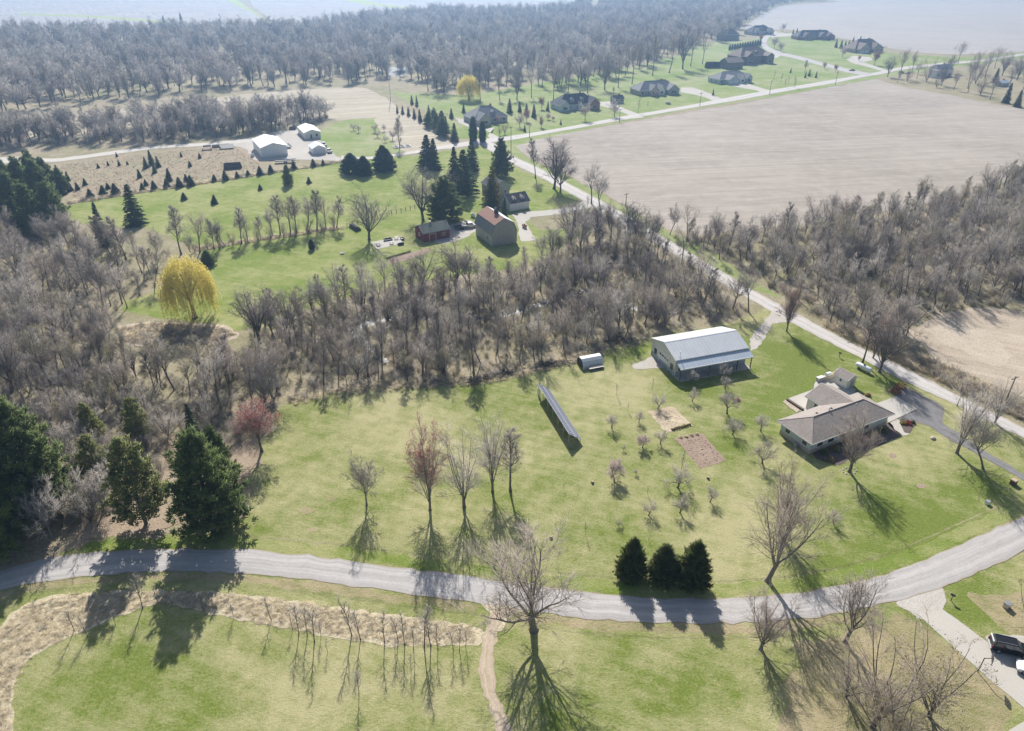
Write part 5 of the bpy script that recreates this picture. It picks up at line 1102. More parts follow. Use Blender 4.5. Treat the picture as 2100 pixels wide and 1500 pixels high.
def ranch_house():
    H = House('ranch_house', 'low grey roofed ranch house on the right lawn', 'house', 62.6, 113.7, 27.0)
    H.walls(-10.4, 10.4, -3.65, 3.65, 2.72, 'blue_siding', base=(.9, 'stone_wall'))
    H.hip(-11.1, 11.1, -4.35, 4.35, 2.7, 5.0, 'shingle_taupe')
    H.walls(.95, 8.0, 3.0, 7.85, 2.72, 'cream_metal', 'wing_wall', 4.35, 'y')
    H.gable(.46, 8.47, -.4, 8.3, 2.74, 4.75, 'shingle_taupe', 'y', name='wing_roof')
    for y in (-2.2, 1.9): H.window('x-', y, 1.25, 1.1, 1.0, -10.4)
    for x in (-8, -5.2, -2, 4.5): H.window('y-', x, 1.05, 1.5, 1.2, -3.65)
    H.door('y-', 1.2, 1.0, 2.1, -3.65, 'door_white', 'front_door')
    for y in (-1.7, 1.7): H.door('x+', y, 2.7, 2.15, 10.4, 'door_white', 'garage_door', 4)
    H.window('x-', 5.6, 1.0, .8, 1.3, .95); H.window('y+', 4.4, 1.0, 1.8, 1.3, 7.85); H.window('y+', -6, 1.1, 1.4, 1.1, 3.65)
    for x, y, z in ((-4.6, 1.0, 4.55), (-1.0, .8, 4.7), (4.4, 1.0, 4.6)): H.part('roof_vent', MB().box(x - .18, x + .18, y - .18, y + .18, z - .4, z + .12), 'dark_metal')
    H.part('vent_pipe', MB().bar((-2.2, .3, 4.6), (-2.2, .3, 5.35), .09, 8).bar((-2.2, .3, 5.3), (-2.2, .3, 5.45), .17, 8), 'steel')
    H.part('antenna', MB().bar((-1.9, .7, 4.7), (-1.9, .7, 5.2), .03).bar((-2.4, .7, 5.15), (-1.4, .9, 5.15), .05).bar((-2.2, .4, 5.05), (-1.5, 1.1, 5.05), .05), 'white_trim')
    for x in (-9.5, -9.3): H.part('air_conditioner', MB().box(-11.2, -10.5, x * .1 - .3, x * .1 + .4, 0, .75), 'steel', bevel=.03) if x == -9.5 else None
    H.part('deck_railing', MB().box(-2.2, .9, 6.2, 6.3, 0, .35).bar((-2.1, 6.25, 0), (-2.1, 6.25, 1.1), .06).bar((-.8, 6.25, 0), (-.8, 6.25, 1.1), .06).bar((.6, 6.25, 0), (.6, 6.25, 1.1), .06), 'dark_wood')
ranch_house()
def garden_shed():
    c = G(1560 + 1075 / 6.176, 720 + 487 / 6.176)
    a = math.radians(27); ux, uy = Vector((math.cos(a), math.sin(a), 0)), Vector((-math.sin(a), math.cos(a), 0))
    p = c + ux * 1.45 + uy * 1.7
    H = House('garden_shed', 'small pale gabled shed behind the ranch house', 'shed', p.x, p.y, 27)
    H.walls(-1.4, 1.4, -1.6, 1.6, 2.2, 'cream_metal', zr=2.95, ridge='y'); H.gable(-1.75, 1.75, -1.9, 1.9, 2.12, 3.1, 'shingle_taupe', 'y')
    H.door('y-', .2, 1.3, 1.9, -1.6, 'tan_siding', 'shed_door'); H.window('x-', 0, 1.1, .6, .6, -1.4, panes=1)
garden_shed()
def outdoor_kitchen():
    a, b = G(1675, 783), G(1716, 770.5); d = b - a; p = (a + b) / 2
    t = thing('outdoor_kitchen', 'stone counter with a covered grill on the ranch house patio', 'counter', (p.x, p.y, 0), math.atan2(d.y, d.x)); L = d.length / 2
    MB().box(-L, L, -.35, .35, 0, .9).build('counter', 'stone_light', t, bevel=.02); MB().box(-L - .08, -L + 1.6, -.42, .42, .9, 1.0).build('counter_top', 'white_trim', t)
    MB().box(L - 2.6, L - .6, -.42, .42, .9, 1.0).build('counter_top', 'pale_wood', t)
    MB().prism([(-.4, .9), (.4, .9), (.4, 1.2), (.25, 1.5), (-.25, 1.5), (-.4, 1.2)], -.5, .75, 'x').build('grill', 'white_metal', t, bevel=.02)
    MB().box(L - .35, L + .35, -.4, .4, 0, 1.5).build('chimney_block', 'stone_light', t, bevel=.03)
outdoor_kitchen()
def pole_barn():
    H = House('pole_barn', 'long light grey metal pole barn with a lean-to porch', 'barn', 42.4, 141.6, 18.5)
    H.walls(-9.0, 9.0, -5.3, 5.3, 4.15, 'cream_metal', zr=5.85, ridge='x', base=(1.1, 'slate_metal'))
    H.gable(-9.25, 9.25, -5.55, 5.55, 4.1, 5.88, 'roof_metal', 'x', th=.1)
    r = H.part('porch_roof', MB().prism([(-5.5, 3.86), (-7.7, 3.0), (-7.7, 3.1), (-5.5, 3.96)], -9.15, 9.2, 'x'), 'roof_blue')
    H.part('porch_fascia', MB().box(-9.2, 9.25, -7.78, -7.70, 2.86, 3.12), 'white_trim', r)
    for i in range(6): H.part('porch_post', MB().box(-8.9 + i * 3.56 - .08, -8.9 + i * 3.56 + .08, -7.6, -7.44, 0, 2.98), 'dark_wood')
    H.part('porch_slab', MB().box(-9.1, 9.1, -7.8, -5.35, -.05, .1), 'concrete')
    H.door('x-', -.4, 4.2, 3.4, -9.0, 'door_white', 'overhead_door', 5, True)
    H.window('x-', 3.4, 1.3, .9, 1.1, -9.0, 'dark_metal', panes=1); H.window('x-', -3.9, 1.3, .9, 1.1, -9.0, 'dark_metal', panes=1); H.door('x-', -2.95 - 2.1, .0 + .55, 2.0, -9.0, 'tan_siding', 'side_door')
    for i in range(6): H.window('y-', -7.5 + i * 2.9, 1.3, .9, .9, -5.3, 'dark_metal', panes=1)
    H.window('x+', 2.5, 1.4, 1, 1, 9.0); H.door('x+', -1.5, 3.6, 3.2, 9.0, 'door_white', 'overhead_door', 5)
    H.part('stove_pipe', MB().bar((-7.7, -4.6, 4.3), (-7.7, -4.6, 5.6), .07).bar((-7.7, -4.6, 5.55), (-7.7, -4.6, 5.75), .16, 8), 'white_trim')
    H.part('ridge_cap', MB().prism([(-.3, 5.9), (0, 6.0), (.3, 5.9), (.3, 5.93), (0, 6.03), (-.3, 5.93)], -9.2, 9.2, 'x'), 'roof_white')
pole_barn()
def arched_shed():
    H = House('arched_shed', 'small arched pale metal shed at the wood edge', 'shed', 17.6, 139.2, 20)
    prof = [(-1.75, 0), (-1.75, .9), (-1.3, 1.65), (-.6, 2.1), (.6, 2.1), (1.3, 1.65), (1.75, .9), (1.75, 0)]
    inn = [(a * .95, max(0, b - .06)) for a, b in prof]
    H.part('shell', MB().prism(prof + inn[::-1], -2.5, 2.5, 'x'), 'roof_metal'); H.part('end_wall', MB().prism([(a * .94, max(0, b - .08)) for a, b in prof], 2.3, 2.36, 'x'), 'slate_metal')
    H.part('end_wall', MB().prism([(a * .94, max(0, b - .08)) for a, b in prof], -2.36, -2.3, 'x'), 'dark_metal')
    t = thing('lumber_rack', 'low white rack of boards beside the arched shed', 'rack', H.o.matrix_basis @ Vector((.3, -2.5, 0)), math.radians(20))
    for i in range(5): MB().box(-1.8 + .05 * i, 1.7 + .07 * i, -.45 + i * .19, -.45 + i * .19 + .16, .55 + .03 * (i % 2), .62 + .03 * (i % 2)).build('board', ['white_trim', 'pale_wood', 'steel'][i % 3], t)
    for x in (-1.4, 1.4): MB().box(x - .06, x + .06, -.45, .5, 0, .55).build('leg', 'pole_wood', t)
arched_shed()
def solar_array():
    A = Vector((5.2, 126.5, 0)); B = Vector((10.6, 108.3, 0)); d = B - A; L = d.length; ang = math.atan2(d.y, d.x)
    t = thing('solar_array', 'long tilted solar array on the lawn', 'solar array', ((A.x + B.x) / 2, (A.y + B.y) / 2, 0), ang)
    zh, zl, run = 2.7, .75, 2.75                                    # local x along the array, +y is the low side
    n = 20; w = L / n; sl = math.hypot(run, zh - zl); nrm = Vector((0, (zh - zl) / sl, run / sl))
    m, nt, b, tc = new_mat('solar_cell'); br = nt.nodes.new('ShaderNodeTexBrick'); br.offset = 0; br.inputs['Scale'].default_value = 1
    for k_, v_ in (('Brick Width', .16), ('Row Height', .16), ('Mortar Size', .006)): br.inputs[k_].default_value = v_
    br.inputs['Color1'].default_value = (.04, .055, .13, 1); br.inputs['Color2'].default_value = (.05, .068, .155, 1); br.inputs['Mortar'].default_value = (.4, .43, .48, 1)
    nt.links.new(tc.outputs['Object'], br.inputs['Vector']); nt.links.new(br.outputs['Color'], b.inputs['Base Color']); b.inputs['Roughness'].default_value = .28
    pm = MB(); hw, hl = w / 2 - .012, sl / 4 - .015; f = .055
    pm.box(-hw, hw, -hl, hl, -.02, .02, 0).poly([(-hw + f, -hl + f, .024), (hw - f, -hl + f, .024), (hw - f, hl - f, .024), (-hw + f, hl - f, .024)], 1)
    me = pm.mesh('panel', ['white_trim', 'solar_cell']); tilt = -math.atan2(zh - zl, run)
    for i in range(n):
        for j in range(2):
            f_ = .25 + .5 * j; o = obj('panel', me, t); o.location = (-L / 2 + (i + .5) * w, run * f_, zh + (zl - zh) * f_ + .06); o.rotation_euler = (tilt, 0, 0)
    rail = MB()
    for f_ in (.1, .5, .9): rail.bar((-L / 2, run * f_, zh + (zl - zh) * f_ - .06), (L / 2, run * f_, zh + (zl - zh) * f_ - .06), .05)
    rail.build('rail', 'steel', t)
    for i in range(7):
        x = -L / 2 + .4 + i * (L - .8) / 6
        MB().bar((x, run * .08, -.1), (x, run * .08, zh - .2), .07).bar((x, run * .92, -.1), (x, run * .92, zl), .07).bar((x, run * .08, 1.2), (x, run * .75, zl + .35), .04).build('support_post', 'steel', t)
    MB().prism([(run * .04, .0), (run * .1, .0), (run * .1, zh - .9), (run * .04, zh - .9)], -L / 2 + .1, -L / 2 + 1.6, 'x').build('end_cover', 'cream_metal', t)
solar_array()
def red_barn():
    H = House('red_barn', 'dark red barn with a green metal roof', 'barn', -26.0, 223.0, 31)
    H.walls(-4.7, 4.7, -3.2, 3.2, 3.0, 'red_siding', zr=4.75, ridge='x'); H.gable(-5, 5, -3.55, 3.55, 2.9, 4.85, 'roof_green', 'x', trim='slate_metal')
    H.door('y-', -1.5, 2.2, 2.3, -3.2, 'red_siding', 'barn_door'); H.window('y-', 2.4, 1.2, .9, .8, -3.2); H.window('x-', 0, 1.4, 1.0, .9, -4.7)
    H.part('roof_vent', MB().bar((-.6, .2, 4.7), (-.6, .2, 5.3), .16, 8).bar((-.6, .2, 5.25), (-.6, .2, 5.45), .26, 8), 'white_metal')
red_barn()
def gambrel_barn():
    H = House('gambrel_barn', 'weathered grey gambrel barn with a rust coloured upper roof', 'barn', -5.3, 221.6, 26)
    prof = [(-4.3, -.05), (4.3, -.05), (4.3, 4.0), (3.1, 6.9), (0, 8.7), (-3.1, 6.9), (-4.3, 4.0)]
    H.part('wall', MB().prism(prof, -6.4, 6.4, 'y'), 'grey_boards')
    for sgn, low, up in ((-1, 'shingle_grey', 'shingle_rust'), (1, 'roof_white', 'roof_white')):
        H.part('lower_roof', MB().prism([(sgn * 4.6, 3.7), (sgn * 3.2, 7.0), (sgn * 3.35, 7.1), (sgn * 4.75, 3.75)], -6.75, 6.75, 'y'), low)
        H.part('upper_roof', MB().prism([(sgn * 3.42, 6.85), (0, 8.8), (0, 8.95), (sgn * 3.5, 7.0)], -6.8, 6.8, 'y'), up)
    H.part('cupola', MB().box(-.55, .55, -1.2, -.1, 8.4, 9.9).prism([(-.8, 9.9), (.8, 9.9), (0, 10.7)], -1.45, .15, 'y'), 'dark_metal')
    for x, z in ((-2, 2), (0, 2), (2, 2), (0, 5.5), (-1.5, 4.6)): H.window('y-', x, z, .7, .8, -6.4, 'grey_boards', panes=1)
    H.door('y-', 2.6, 1.5, 2.3, -6.4, 'grey_boards', 'barn_door')
    H.window('x-', -3, 1.6, .9, .8, -4.3, 'grey_boards', panes=1); H.window('x-', 2, 1.6, .9, .8, -4.3, 'grey_boards', panes=1)
    # hay hoist boards on the front, a few fallen away
    for i in range(17):
        x = -4.1 + i * .51
        top = 4.0 + (4.3 - abs(x + .2)) * 2.2 if abs(x) > 3.0 else 6.7 + (3.0 - abs(x)) * .55
        o = MB().box(x, x + .44, -6.47, -6.42, .3, max(3.2, top - .35)); H.part('board', o, 'grey_boards')
gambrel_barn()
def garage_and_farmhouse():
    a = math.radians(30); d = Vector((-math.sin(a), math.cos(a), 0)); c = Vector((2.7, 251.75, 0)) + d * 3.4
    H = House('garage', 'dark roofed two door garage with dormers at the farm', 'garage', c.x, c.y, 30)
    H.walls(-4.1, 4.1, -3.4, 3.4, 2.75, 'cream_metal', zr=5.2, ridge='x'); H.gable(-4.45, 4.45, -3.8, 3.8, 2.65, 5.3, 'shingle_dark', 'x')
    for x in (-1.9, 1.9): H.door('y-', x, 2.9, 2.2, -3.4, 'door_white', 'garage_door', 4)
    for x in (-1.6, 1.8):
        w = H.part('dormer', MB().prism([(x - .6, 3.2), (x + .6, 3.2), (x + .6, 4.3), (x, 4.85), (x - .6, 4.3)], -2.7, -.6, 'y'), 'white_trim')
        H.part('dormer_roof', MB().prism([(x - .8, 4.18), (x, 4.9), (x + .8, 4.18), (x + .8, 4.28), (x, 5.0), (x - .8, 4.28)], -2.9, -.5, 'y'), 'shingle_taupe', w)
        g = MB().box(x - .3, x + .3, -2.74, -2.68, 3.45, 4.15); H.part('pane', g, 'window_glass', w)
    c2 = G(1040, 404) + d * 2
    F = House('farmhouse', 'grey gabled farmhouse half hidden behind the garage', 'house', c2.x - 3.5, c2.y + 3, 30)
    F.walls(-3.6, 3.6, -4.5, 4.5, 3.6, 'grey_siding', zr=5.9, ridge='y'); F.gable(-4, 4, -4.9, 4.9, 3.5, 6.05, 'shingle_dark', 'y')
    for x in (-1.8, 1.8):
        for z in (1.1,): F.window('y-', x, z, .9, 1.2, -4.5)
    for y in (-2.5, 0, 2.5): F.window('x+', y, 1.1, .9, 1.2, 3.6)
garage_and_farmhouse()
def white_sheds():
    H = House('large_white_shed', 'largest white metal shed in the gravel yard', 'shed', -113.5, 339.4, 28)
    H.walls(-5.8, 5.8, -10.2, 10.2, 4.45, 'white_metal', zr=6.1, ridge='y', base=(.9, 'cream_metal')); H.gable(-6.1, 6.1, -10.5, 10.5, 4.4, 6.2, 'roof_white', 'y', th=.1)
    H.part('gable_vent', MB().box(-.3, .3, -10.27, -10.2, 5.1, 5.6), 'steel'); H.door('x+', 0, 4, 3.6, 5.8, 'door_white', 'overhead_door', 5)
    H = House('rear_white_shed', 'white shed with two openings at the back of the gravel yard', 'shed', -104, 375, 26)
    H.walls(-4.0, 4.0, -8.4, 8.4, 3.1, 'cream_metal', zr=4.4, ridge='y'); H.gable(-4.3, 4.3, -8.8, 8.8, 3.05, 4.5, 'roof_white', 'y', th=.1)
    H.window('y-', -.8, .3, .7, 1.8, -8.4, 'pale_wood', panes=1); H.window('y-', 2, 1.0, 1.0, 1.2, -8.4, 'pale_wood', panes=1)
    H = House('small_white_shed', 'smallest white garage at the front of the gravel yard', 'garage', -91.3, 339.1, 26)
    H.walls(-3.0, 3.0, -4.2, 4.2, 2.6, 'white_metal', zr=4.0, ridge='y'); H.gable(-3.3, 3.3, -4.5, 4.5, 2.55, 4.1, 'roof_white', 'y', th=.1)
    for x in (-1.3, 1.3): H.door('y-', x, 2.1, 2.1, -4.2, 'door_white', 'garage_door', 4)
    p = G(452, 305); t = thing('feed_bunker', 'black and grey concrete bunker bins left of the white sheds', 'bunker', (p.x, p.y, 0), math.radians(20))
    for i in range(3): MB().box(-8 + i * 4, -7.7 + i * 4, -3, 3, 0, 1.4).build('bin_wall', 'concrete', t)
    MB().box(-8, 4.3, 3.0, 3.3, 0, 1.4).build('back_wall', 'concrete', t); MB().prism([(-3, 0), (3, 0), (3, 1.3), (-3, .5)], .4, 6.0, 'x').build('cover', 'black_tarp', t)
    MB().prism([(-2.6, 0), (2.6, 0), (2.4, .8), (-2.4, .5)], -7.6, -4.1, 'x').build('feed_pile', 'bare_dirt', t)
white_sheds()
def far_house(name, label, u, v, deg, L, W, he, zr, roof, wall, wings=(), dormers=(), garage=0, hip=True, cat='house'):
    c = G(u, v); a = math.radians(deg); c = c + Vector((-math.sin(a), math.cos(a), 0)) * W * .5
    H = House(name, label, cat, c.x, c.y, deg)
    x, y = L / 2, W / 2
    H.walls(-x + .4, x - .4, -y + .4, y - .4, he, wall, zr=None if hip else zr - .25, ridge='x')
    (H.hip if hip else H.gable)(-x, x, -y, y, he - .05, zr, roof)
    n = max(2, int(L / 4.5))
    for i in range(n): H.window('y-', -x + L * (i + .5) / n, 1.0, 1.4, 1.4, -y + .4)
    for yy in (-y * .4, y * .4): H.window('x-', yy, 1.0, 1.2, 1.3, -x + .4); H.window('x+', yy, 1.0, 1.2, 1.3, x - .4)
    for k, (wx, ww, wd, wz, wm) in enumerate(wings):                 # front gables
        H.walls(wx - ww / 2 + .3, wx + ww / 2 - .3, -y - wd + .3, 0, he, wm, 'front_gable', wz - .2, 'y')
        H.gable(wx - ww / 2, wx + ww / 2, -y - wd, 0, he - .05, wz, roof, 'y', name='gable_roof')
        if k < garage:
            for q in (-ww * .22, ww * .22): H.door('y-', wx + q, ww * .36, 2.2, -y - wd + .3, 'door_white', 'garage_door', 4)
        else: H.window('y-', wx, 1.0, ww * .4, 1.5, -y - wd + .3)
    for dx in dormers:
        z0 = he + (zr - he) * .25; w = H.part('dormer', MB().prism([(dx - .9, z0), (dx + .9, z0), (dx + .9, z0 + 1.4), (dx, z0 + 2.2), (dx - .9, z0 + 1.4)], -y * .8, 0, 'y'), wall)
        H.part('dormer_roof', MB().prism([(dx - 1.2, z0 + 1.25), (dx, z0 + 2.3), (dx + 1.2, z0 + 1.25), (dx + 1.2, z0 + 1.4), (dx, z0 + 2.45), (dx - 1.2, z0 + 1.4)], -y * .85, .2, 'y'), roof, w)
        H.part('pane', MB().box(dx - .5, dx + .5, -y * .8 - .06, -y * .8 - .01, z0 + .4, z0 + 1.3), 'window_glass', w)
    H.part('chimney', MB().box(x * .3, x * .3 + .9, .5, 1.3, he, zr + .8), 'brick_red')
    return H
far_house('grey_house', 'grey roofed far house with a pale dormer near the road junction', 1008, 254, 28, 21, 15, 3, 8.2, 'shingle_grey', 'grey_siding', ((-5.5, 8, 3.5, 6.4, 'stone_light'),), (2.2,), 0)
far_house('dormered_house', 'dark roofed far house with twin dormers and a white porch', 1186, 226, 22, 26, 13, 3.2, 8.4, 'shingle_dark', 'blue_siding', ((9.5, 7.5, 3, 7.0, 'brick_red'), (-9.5, 7, 2, 6.2, 'blue_siding'), (.8, 3, 2.2, 4.8, 'white_trim')), (-3.4, 3.2))
far_house('far_shed', 'small dark shed beside the far driveway', 1270, 213, 22, 7.5, 6, 2.6, 4.6, 'shingle_dark', 'grey_siding', hip=False, cat='shed')
far_house('long_grey_house', 'long grey stone far house with many gables', 1352, 195, 20, 30, 14, 3.2, 8.0, 'shingle_grey', 'stone_wall', ((9.5, 9, 2.5, 6.4, 'grey_siding'), (.5, 5, 2.5, 6.4, 'white_trim'), (-5, 6.5, 2.5, 6.6, 'stone_light')))
far_house('blue_house', 'pale blue far house with two garage doors beside the road', 1508, 171, 24, 29, 14, 3, 7.4, 'shingle_grey', 'blue_siding', ((-5, 10, 4, 5.8, 'blue_siding'), (4, 5, 3, 6.0, 'white_trim'), (10.5, 6, 2.4, 6, 'blue_siding')), garage=1)
far_house('brown_outbuilding', 'tall dark brown outbuilding beside the largest far house', 1508, 142, 24, 16, 11, 5.2, 8.2, 'shingle_brown', 'brown_siding', hip=False)
far_house('largest_brown_house', 'largest dark brown far house with a wide roof', 1548, 131, 26, 34, 17, 6.2, 12.5, 'shingle_brown', 'brown_siding', ((12, 9, 5, 8.5, 'brown_siding'), (-8, 10, 3, 10, 'brown_siding')), (2, ))
far_house('farthest_house', 'dark roofed house at the end of the subdivision road', 1564, 72, 20, 30, 16, 3.6, 9.5, 'shingle_dark', 'grey_siding', ((9, 9, 3, 7.5, 'grey_siding'), (-9, 9, 3, 7.5, 'grey_siding')), (0,))
far_house('shaded_house', 'tall dark house among the trees at the subdivision end', 1500, 84, 20, 20, 14, 6, 11, 'shingle_dark', 'brown_siding')
far_house('hedged_house', 'dark house behind round bushes at the top right', 1674, 82, 8, 44, 16, 3.4, 9.0, 'shingle_dark', 'brick_red', ((-12, 10, 3, 7.5, 'brick_red'), (6, 9, 3, 7.5, 'brick_red'), (15, 9, 2, 7, 'brick_red')))
far_house('tan_gabled_house', 'tan house with steep gables beside the curved drive', 1782, 108, 18, 34, 18, 3.4, 11, 'shingle_brown', 'tan_siding', ((-9, 12, 4, 8.6, 'tan_siding'), (6, 9, 3, 8.4, 'tan_siding')), garage=1)
far_house('white_farmhouse', 'white farmhouse in the far right farmyard', 1938, 158, 22, 15, 10, 5.0, 8.2, 'shingle_grey', 'white_metal', ((-9.5, 7, 2, 5.5, 'white_metal'),), hip=False)
far_house('blue_roof_shed', 'small blue roofed shed in the far right farmyard', 2062, 178, 24, 9, 6, 2.4, 3.8, 'roof_blue', 'grey_siding', hip=False, cat='shed')
far_house('wood_lodge', 'long low building inside the far left wood', 530, 112, 6, 44, 12, 3.4, 7, 'shingle_dark', 'brown_siding', hip=False)
far_house('wood_cabin', 'pale gabled cabin inside the far left wood', 604, 104, 24, 18, 12, 3.6, 8, 'shingle_grey', 'tan_siding', hip=False)
far_house('red_field_shed', 'faded red shed at the far field edge', 556, 66, 10, 26, 10, 4.5, 8, 'shingle_rust', 'red_siding', hip=False, cat='shed')
far_house('gazebo_house', 'small pale house among the trees on the far lawn', 1341, 76, 20, 13, 10, 4, 8, 'shingle_grey', 'white_metal')

# ------------------------------------------------------------------ vehicles
paint('car_black', (0.015, 0.016, 0.018), (0.012, 0.013, 0.015), 2, 0.18, spec=.6); paint('car_white', (0.75, 0.75, 0.74), (0.70, 0.70, 0.69), 2, 0.25, spec=.5)
paint('car_silver', (0.45, 0.46, 0.47), (0.40, 0.41, 0.42), 2, 0.25, metal=.4); paint('car_blue', (0.06, 0.09, 0.16), (0.05, 0.08, 0.14), 2, 0.25)
paint('tyre', (0.02, 0.02, 0.02), (0.015, 0.015, 0.015), 8, 0.85); paint('tail_red', (0.35, 0.02, 0.02), (0.3, 0.02, 0.02), 3, 0.3); paint('lamp_clear', (0.7, 0.7, 0.68), (0.6, 0.6, 0.6), 3, 0.15)
paint('rust_tank', (0.42, 0.22, 0.12), (0.30, 0.16, 0.10), 3, 0.7); paint('tank_white', (0.80, 0.81, 0.82), (0.74, 0.75, 0.76), 1.5, 0.35)
def vehicle(name, label, loc, deg, col, kind='suv', group=None):
    t = thing(name, label, 'car' if kind != 'pickup' else 'pickup truck', (loc.x, loc.y, loc.z + .04), math.radians(deg), group)
    L, Wd, Hh = dict(suv=(4.9, .95, 1.8), sedan=(4.6, .9, 1.45), pickup=(5.6, .98, 1.85))[kind]; x = L / 2
    belt = 1.08 if kind != 'sedan' else .88; hood = belt - .02
    prof = [(-x, .42), (-x + .06, belt - .12), (-x + .16, belt), (x - 1.25, belt), (x - .25, hood - .1), (x, hood - .28), (x, .42), (x - .5, .32), (-x + .5, .32)]
    MB().prism(prof, -Wd, Wd, 'x' if False else 'y').build('body', col, t, bevel=.05, smooth=False)
    cab = dict(suv=(-x + .12, x - 1.15, -x + .42, x - 1.95), sedan=(-x + .7, x - 1.1, -x + 1.35, x - 2.0), pickup=(-x + 2.0, x - 1.2, -x + 2.25, x - 2.0))[kind]
    b0, b1, t0, t1 = cab; z0, z1 = belt - .02, Hh; wb, wt = Wd - .07, Wd - .24
    V = [(b0, -wb, z0), (b1, -wb, z0), (b1, wb, z0), (b0, wb, z0), (t0, -wt, z1), (t1, -wt, z1), (t1, wt, z1), (t0, wt, z1)]
    MB().solid(V, [(0, 3, 2, 1), (4, 5, 6, 7), (0, 1, 5, 4), (1, 2, 6, 5), (2, 3, 7, 6), (3, 0, 4, 7)]).build('cabin', col, t, bevel=.04)
    def pane(nm, a, b, c, d, u0, u1, v0=.16, v1=.84):
        A_, B_, C_, D_ = (Vector(V[i]) for i in (a, b, c, d))
        f = lambda u, v: A_.lerp(B_, u).lerp(D_.lerp(C_, u), v)
        P_ = [f(u0, v0), f(u1, v0), f(u1, v1), f(u0, v1)]; n = (P_[1] - P_[0]).cross(P_[3] - P_[0]).normalized() * .012
        MB().solid([p + n for p in P_] + [p - n for p in P_], [(0, 1, 2, 3), (7, 6, 5, 4), (0, 4, 5, 1), (1, 5, 6, 2), (2, 6, 7, 3), (3, 7, 4, 0)]).build(nm, 'window_glass', t)
    pane('windshield', 1, 2, 6, 5, .08, .92); pane('rear_window', 3, 0, 4, 7, .1, .9)
    for a, b, c, d in ((0, 1, 5, 4), (2, 3, 7, 6)):
        for u0, u1 in ((.06, .36), (.4, .68), (.72, .94)) if kind == 'suv' else ((.1, .5), (.54, .92)): pane('side_window', a, b, c, d, u0, u1)
    if kind == 'pickup': MB().box(-x + .12, -x + 1.9, -Wd + .1, Wd - .1, belt - .01, belt + .02).build('bed_floor', 'dark_metal', t)
    if kind == 'suv':
        for s in (-1, 1): MB().bar((t0 + .1, s * (wt - .06), z1 + .06), (t1 - .2, s * (wt - .06), z1 + .06), .03).build('roof_rail', 'steel', t)
        MB().box(-x - .02, -x + .12, -.7, .7, Hh - .12, Hh - .02).build('spoiler', 'car_white', t)
    for s in (-1, 1):
        for wx in (-x + .95, x - .95):
            w = MB().bar((wx, s * (Wd - .2), .36), (wx, s * (Wd + .02), .36), .36, 16).build('wheel', 'tyre', t)
            MB().bar((wx, s * (Wd - .05), .36), (wx, s * (Wd + .035), .36), .21, 10).build('rim', 'steel', w)
        MB().box(x - .12, x + .015, s * .62 - .2, s * .62 + .2, hood - .38, hood - .2).build('headlight', 'lamp_clear', t); MB().box(-x - .015, -x + .08, s * .78 - .1, s * .78 + .1, belt - .45, belt - .1).build('tail_light', 'tail_red', t)
    MB().box(-x - .08, -x + .1, -Wd + .05, Wd - .05, .4, .6).build('bumper', 'steel', t, bevel=.03); MB().box(x - .1, x + .06, -Wd + .05, Wd - .05, .38, .58).build('bumper', 'dark_metal', t, bevel=.03)
    return t
a_, b_ = G(2030, 1326), G(2108, 1344); d_ = (b_ - a_); vehicle('parked_car', 'black sport utility car parked beside the concrete driveway', (a_ + b_) / 2, math.degrees(math.atan2(d_.y, d_.x)), 'car_black', 'suv')
vehicle('parked_car', 'white car cut off at the right edge below the black car', G(2124, 1384), 150, 'car_white', 'sedan')
vehicle('parked_truck', 'silver pickup between the red barn and the gambrel barn', G(962, 467), 20, 'car_silver', 'pickup')
vehicle('parked_truck', 'white pickup beside the smallest white shed', G(664, 300), 115, 'car_white', 'pickup')
vehicle('parked_truck', 'dark pickup in front of the white pickup by the sheds', G(675, 313), 115, 'car_silver', 'pickup')
vehicle('parked_car', 'dark car on the subdivision road near its junction', G(1747, 146), 165, 'car_black', 'sedan')
vehicle('parked_car', 'dark car at the entrance of the far right farmyard', G(1848, 151), 30, 'car_black', 'suv')
vehicle('parked_car', 'blue car next to the dark car in the far right farmyard', G(1861, 152), 200, 'car_blue', 'sedan')
vehicle('parked_car', 'white car at the end of the subdivision road', G(1586, 74), 20, 'car_white', 'sedan')
def trailer(label, p, deg, L, W, mat, h=.75):
    t = thing('utility_trailer', label, 'trailer', (p.x, p.y, .05), math.radians(deg))
    MB().box(-L / 2, L / 2, -W / 2, W / 2, h - .12, h).build('deck', mat, t)
    for s in (-1, 1):
        MB().box(-L / 2, L / 2, s * W / 2 - .04, s * W / 2 + .04, h, h + .35).build('side_board', 'dark_metal', t)
        for x in (-.5, .4): MB().bar((x, s * (W / 2 + .05), .34), (x, s * (W / 2 + .27), .34), .34, 12).build('wheel', 'tyre', t)
    MB().bar((L / 2, 0, h - .1), (L / 2 + 1.4, 0, .5), .06).build('drawbar', 'dark_metal', t)
trailer('dark flat trailer hitched behind the silver pickup', G(945, 470), 20, 4.5, 2.0, 'dark_metal'); trailer('dark trailer beside the right wall of the largest white shed', G(590, 302), 118, 8, 2.2, 'black_tarp')
trailer('white topped trailer in front of the largest white shed', G(586, 334), 12, 9, 2.4, 'white_metal', .9)
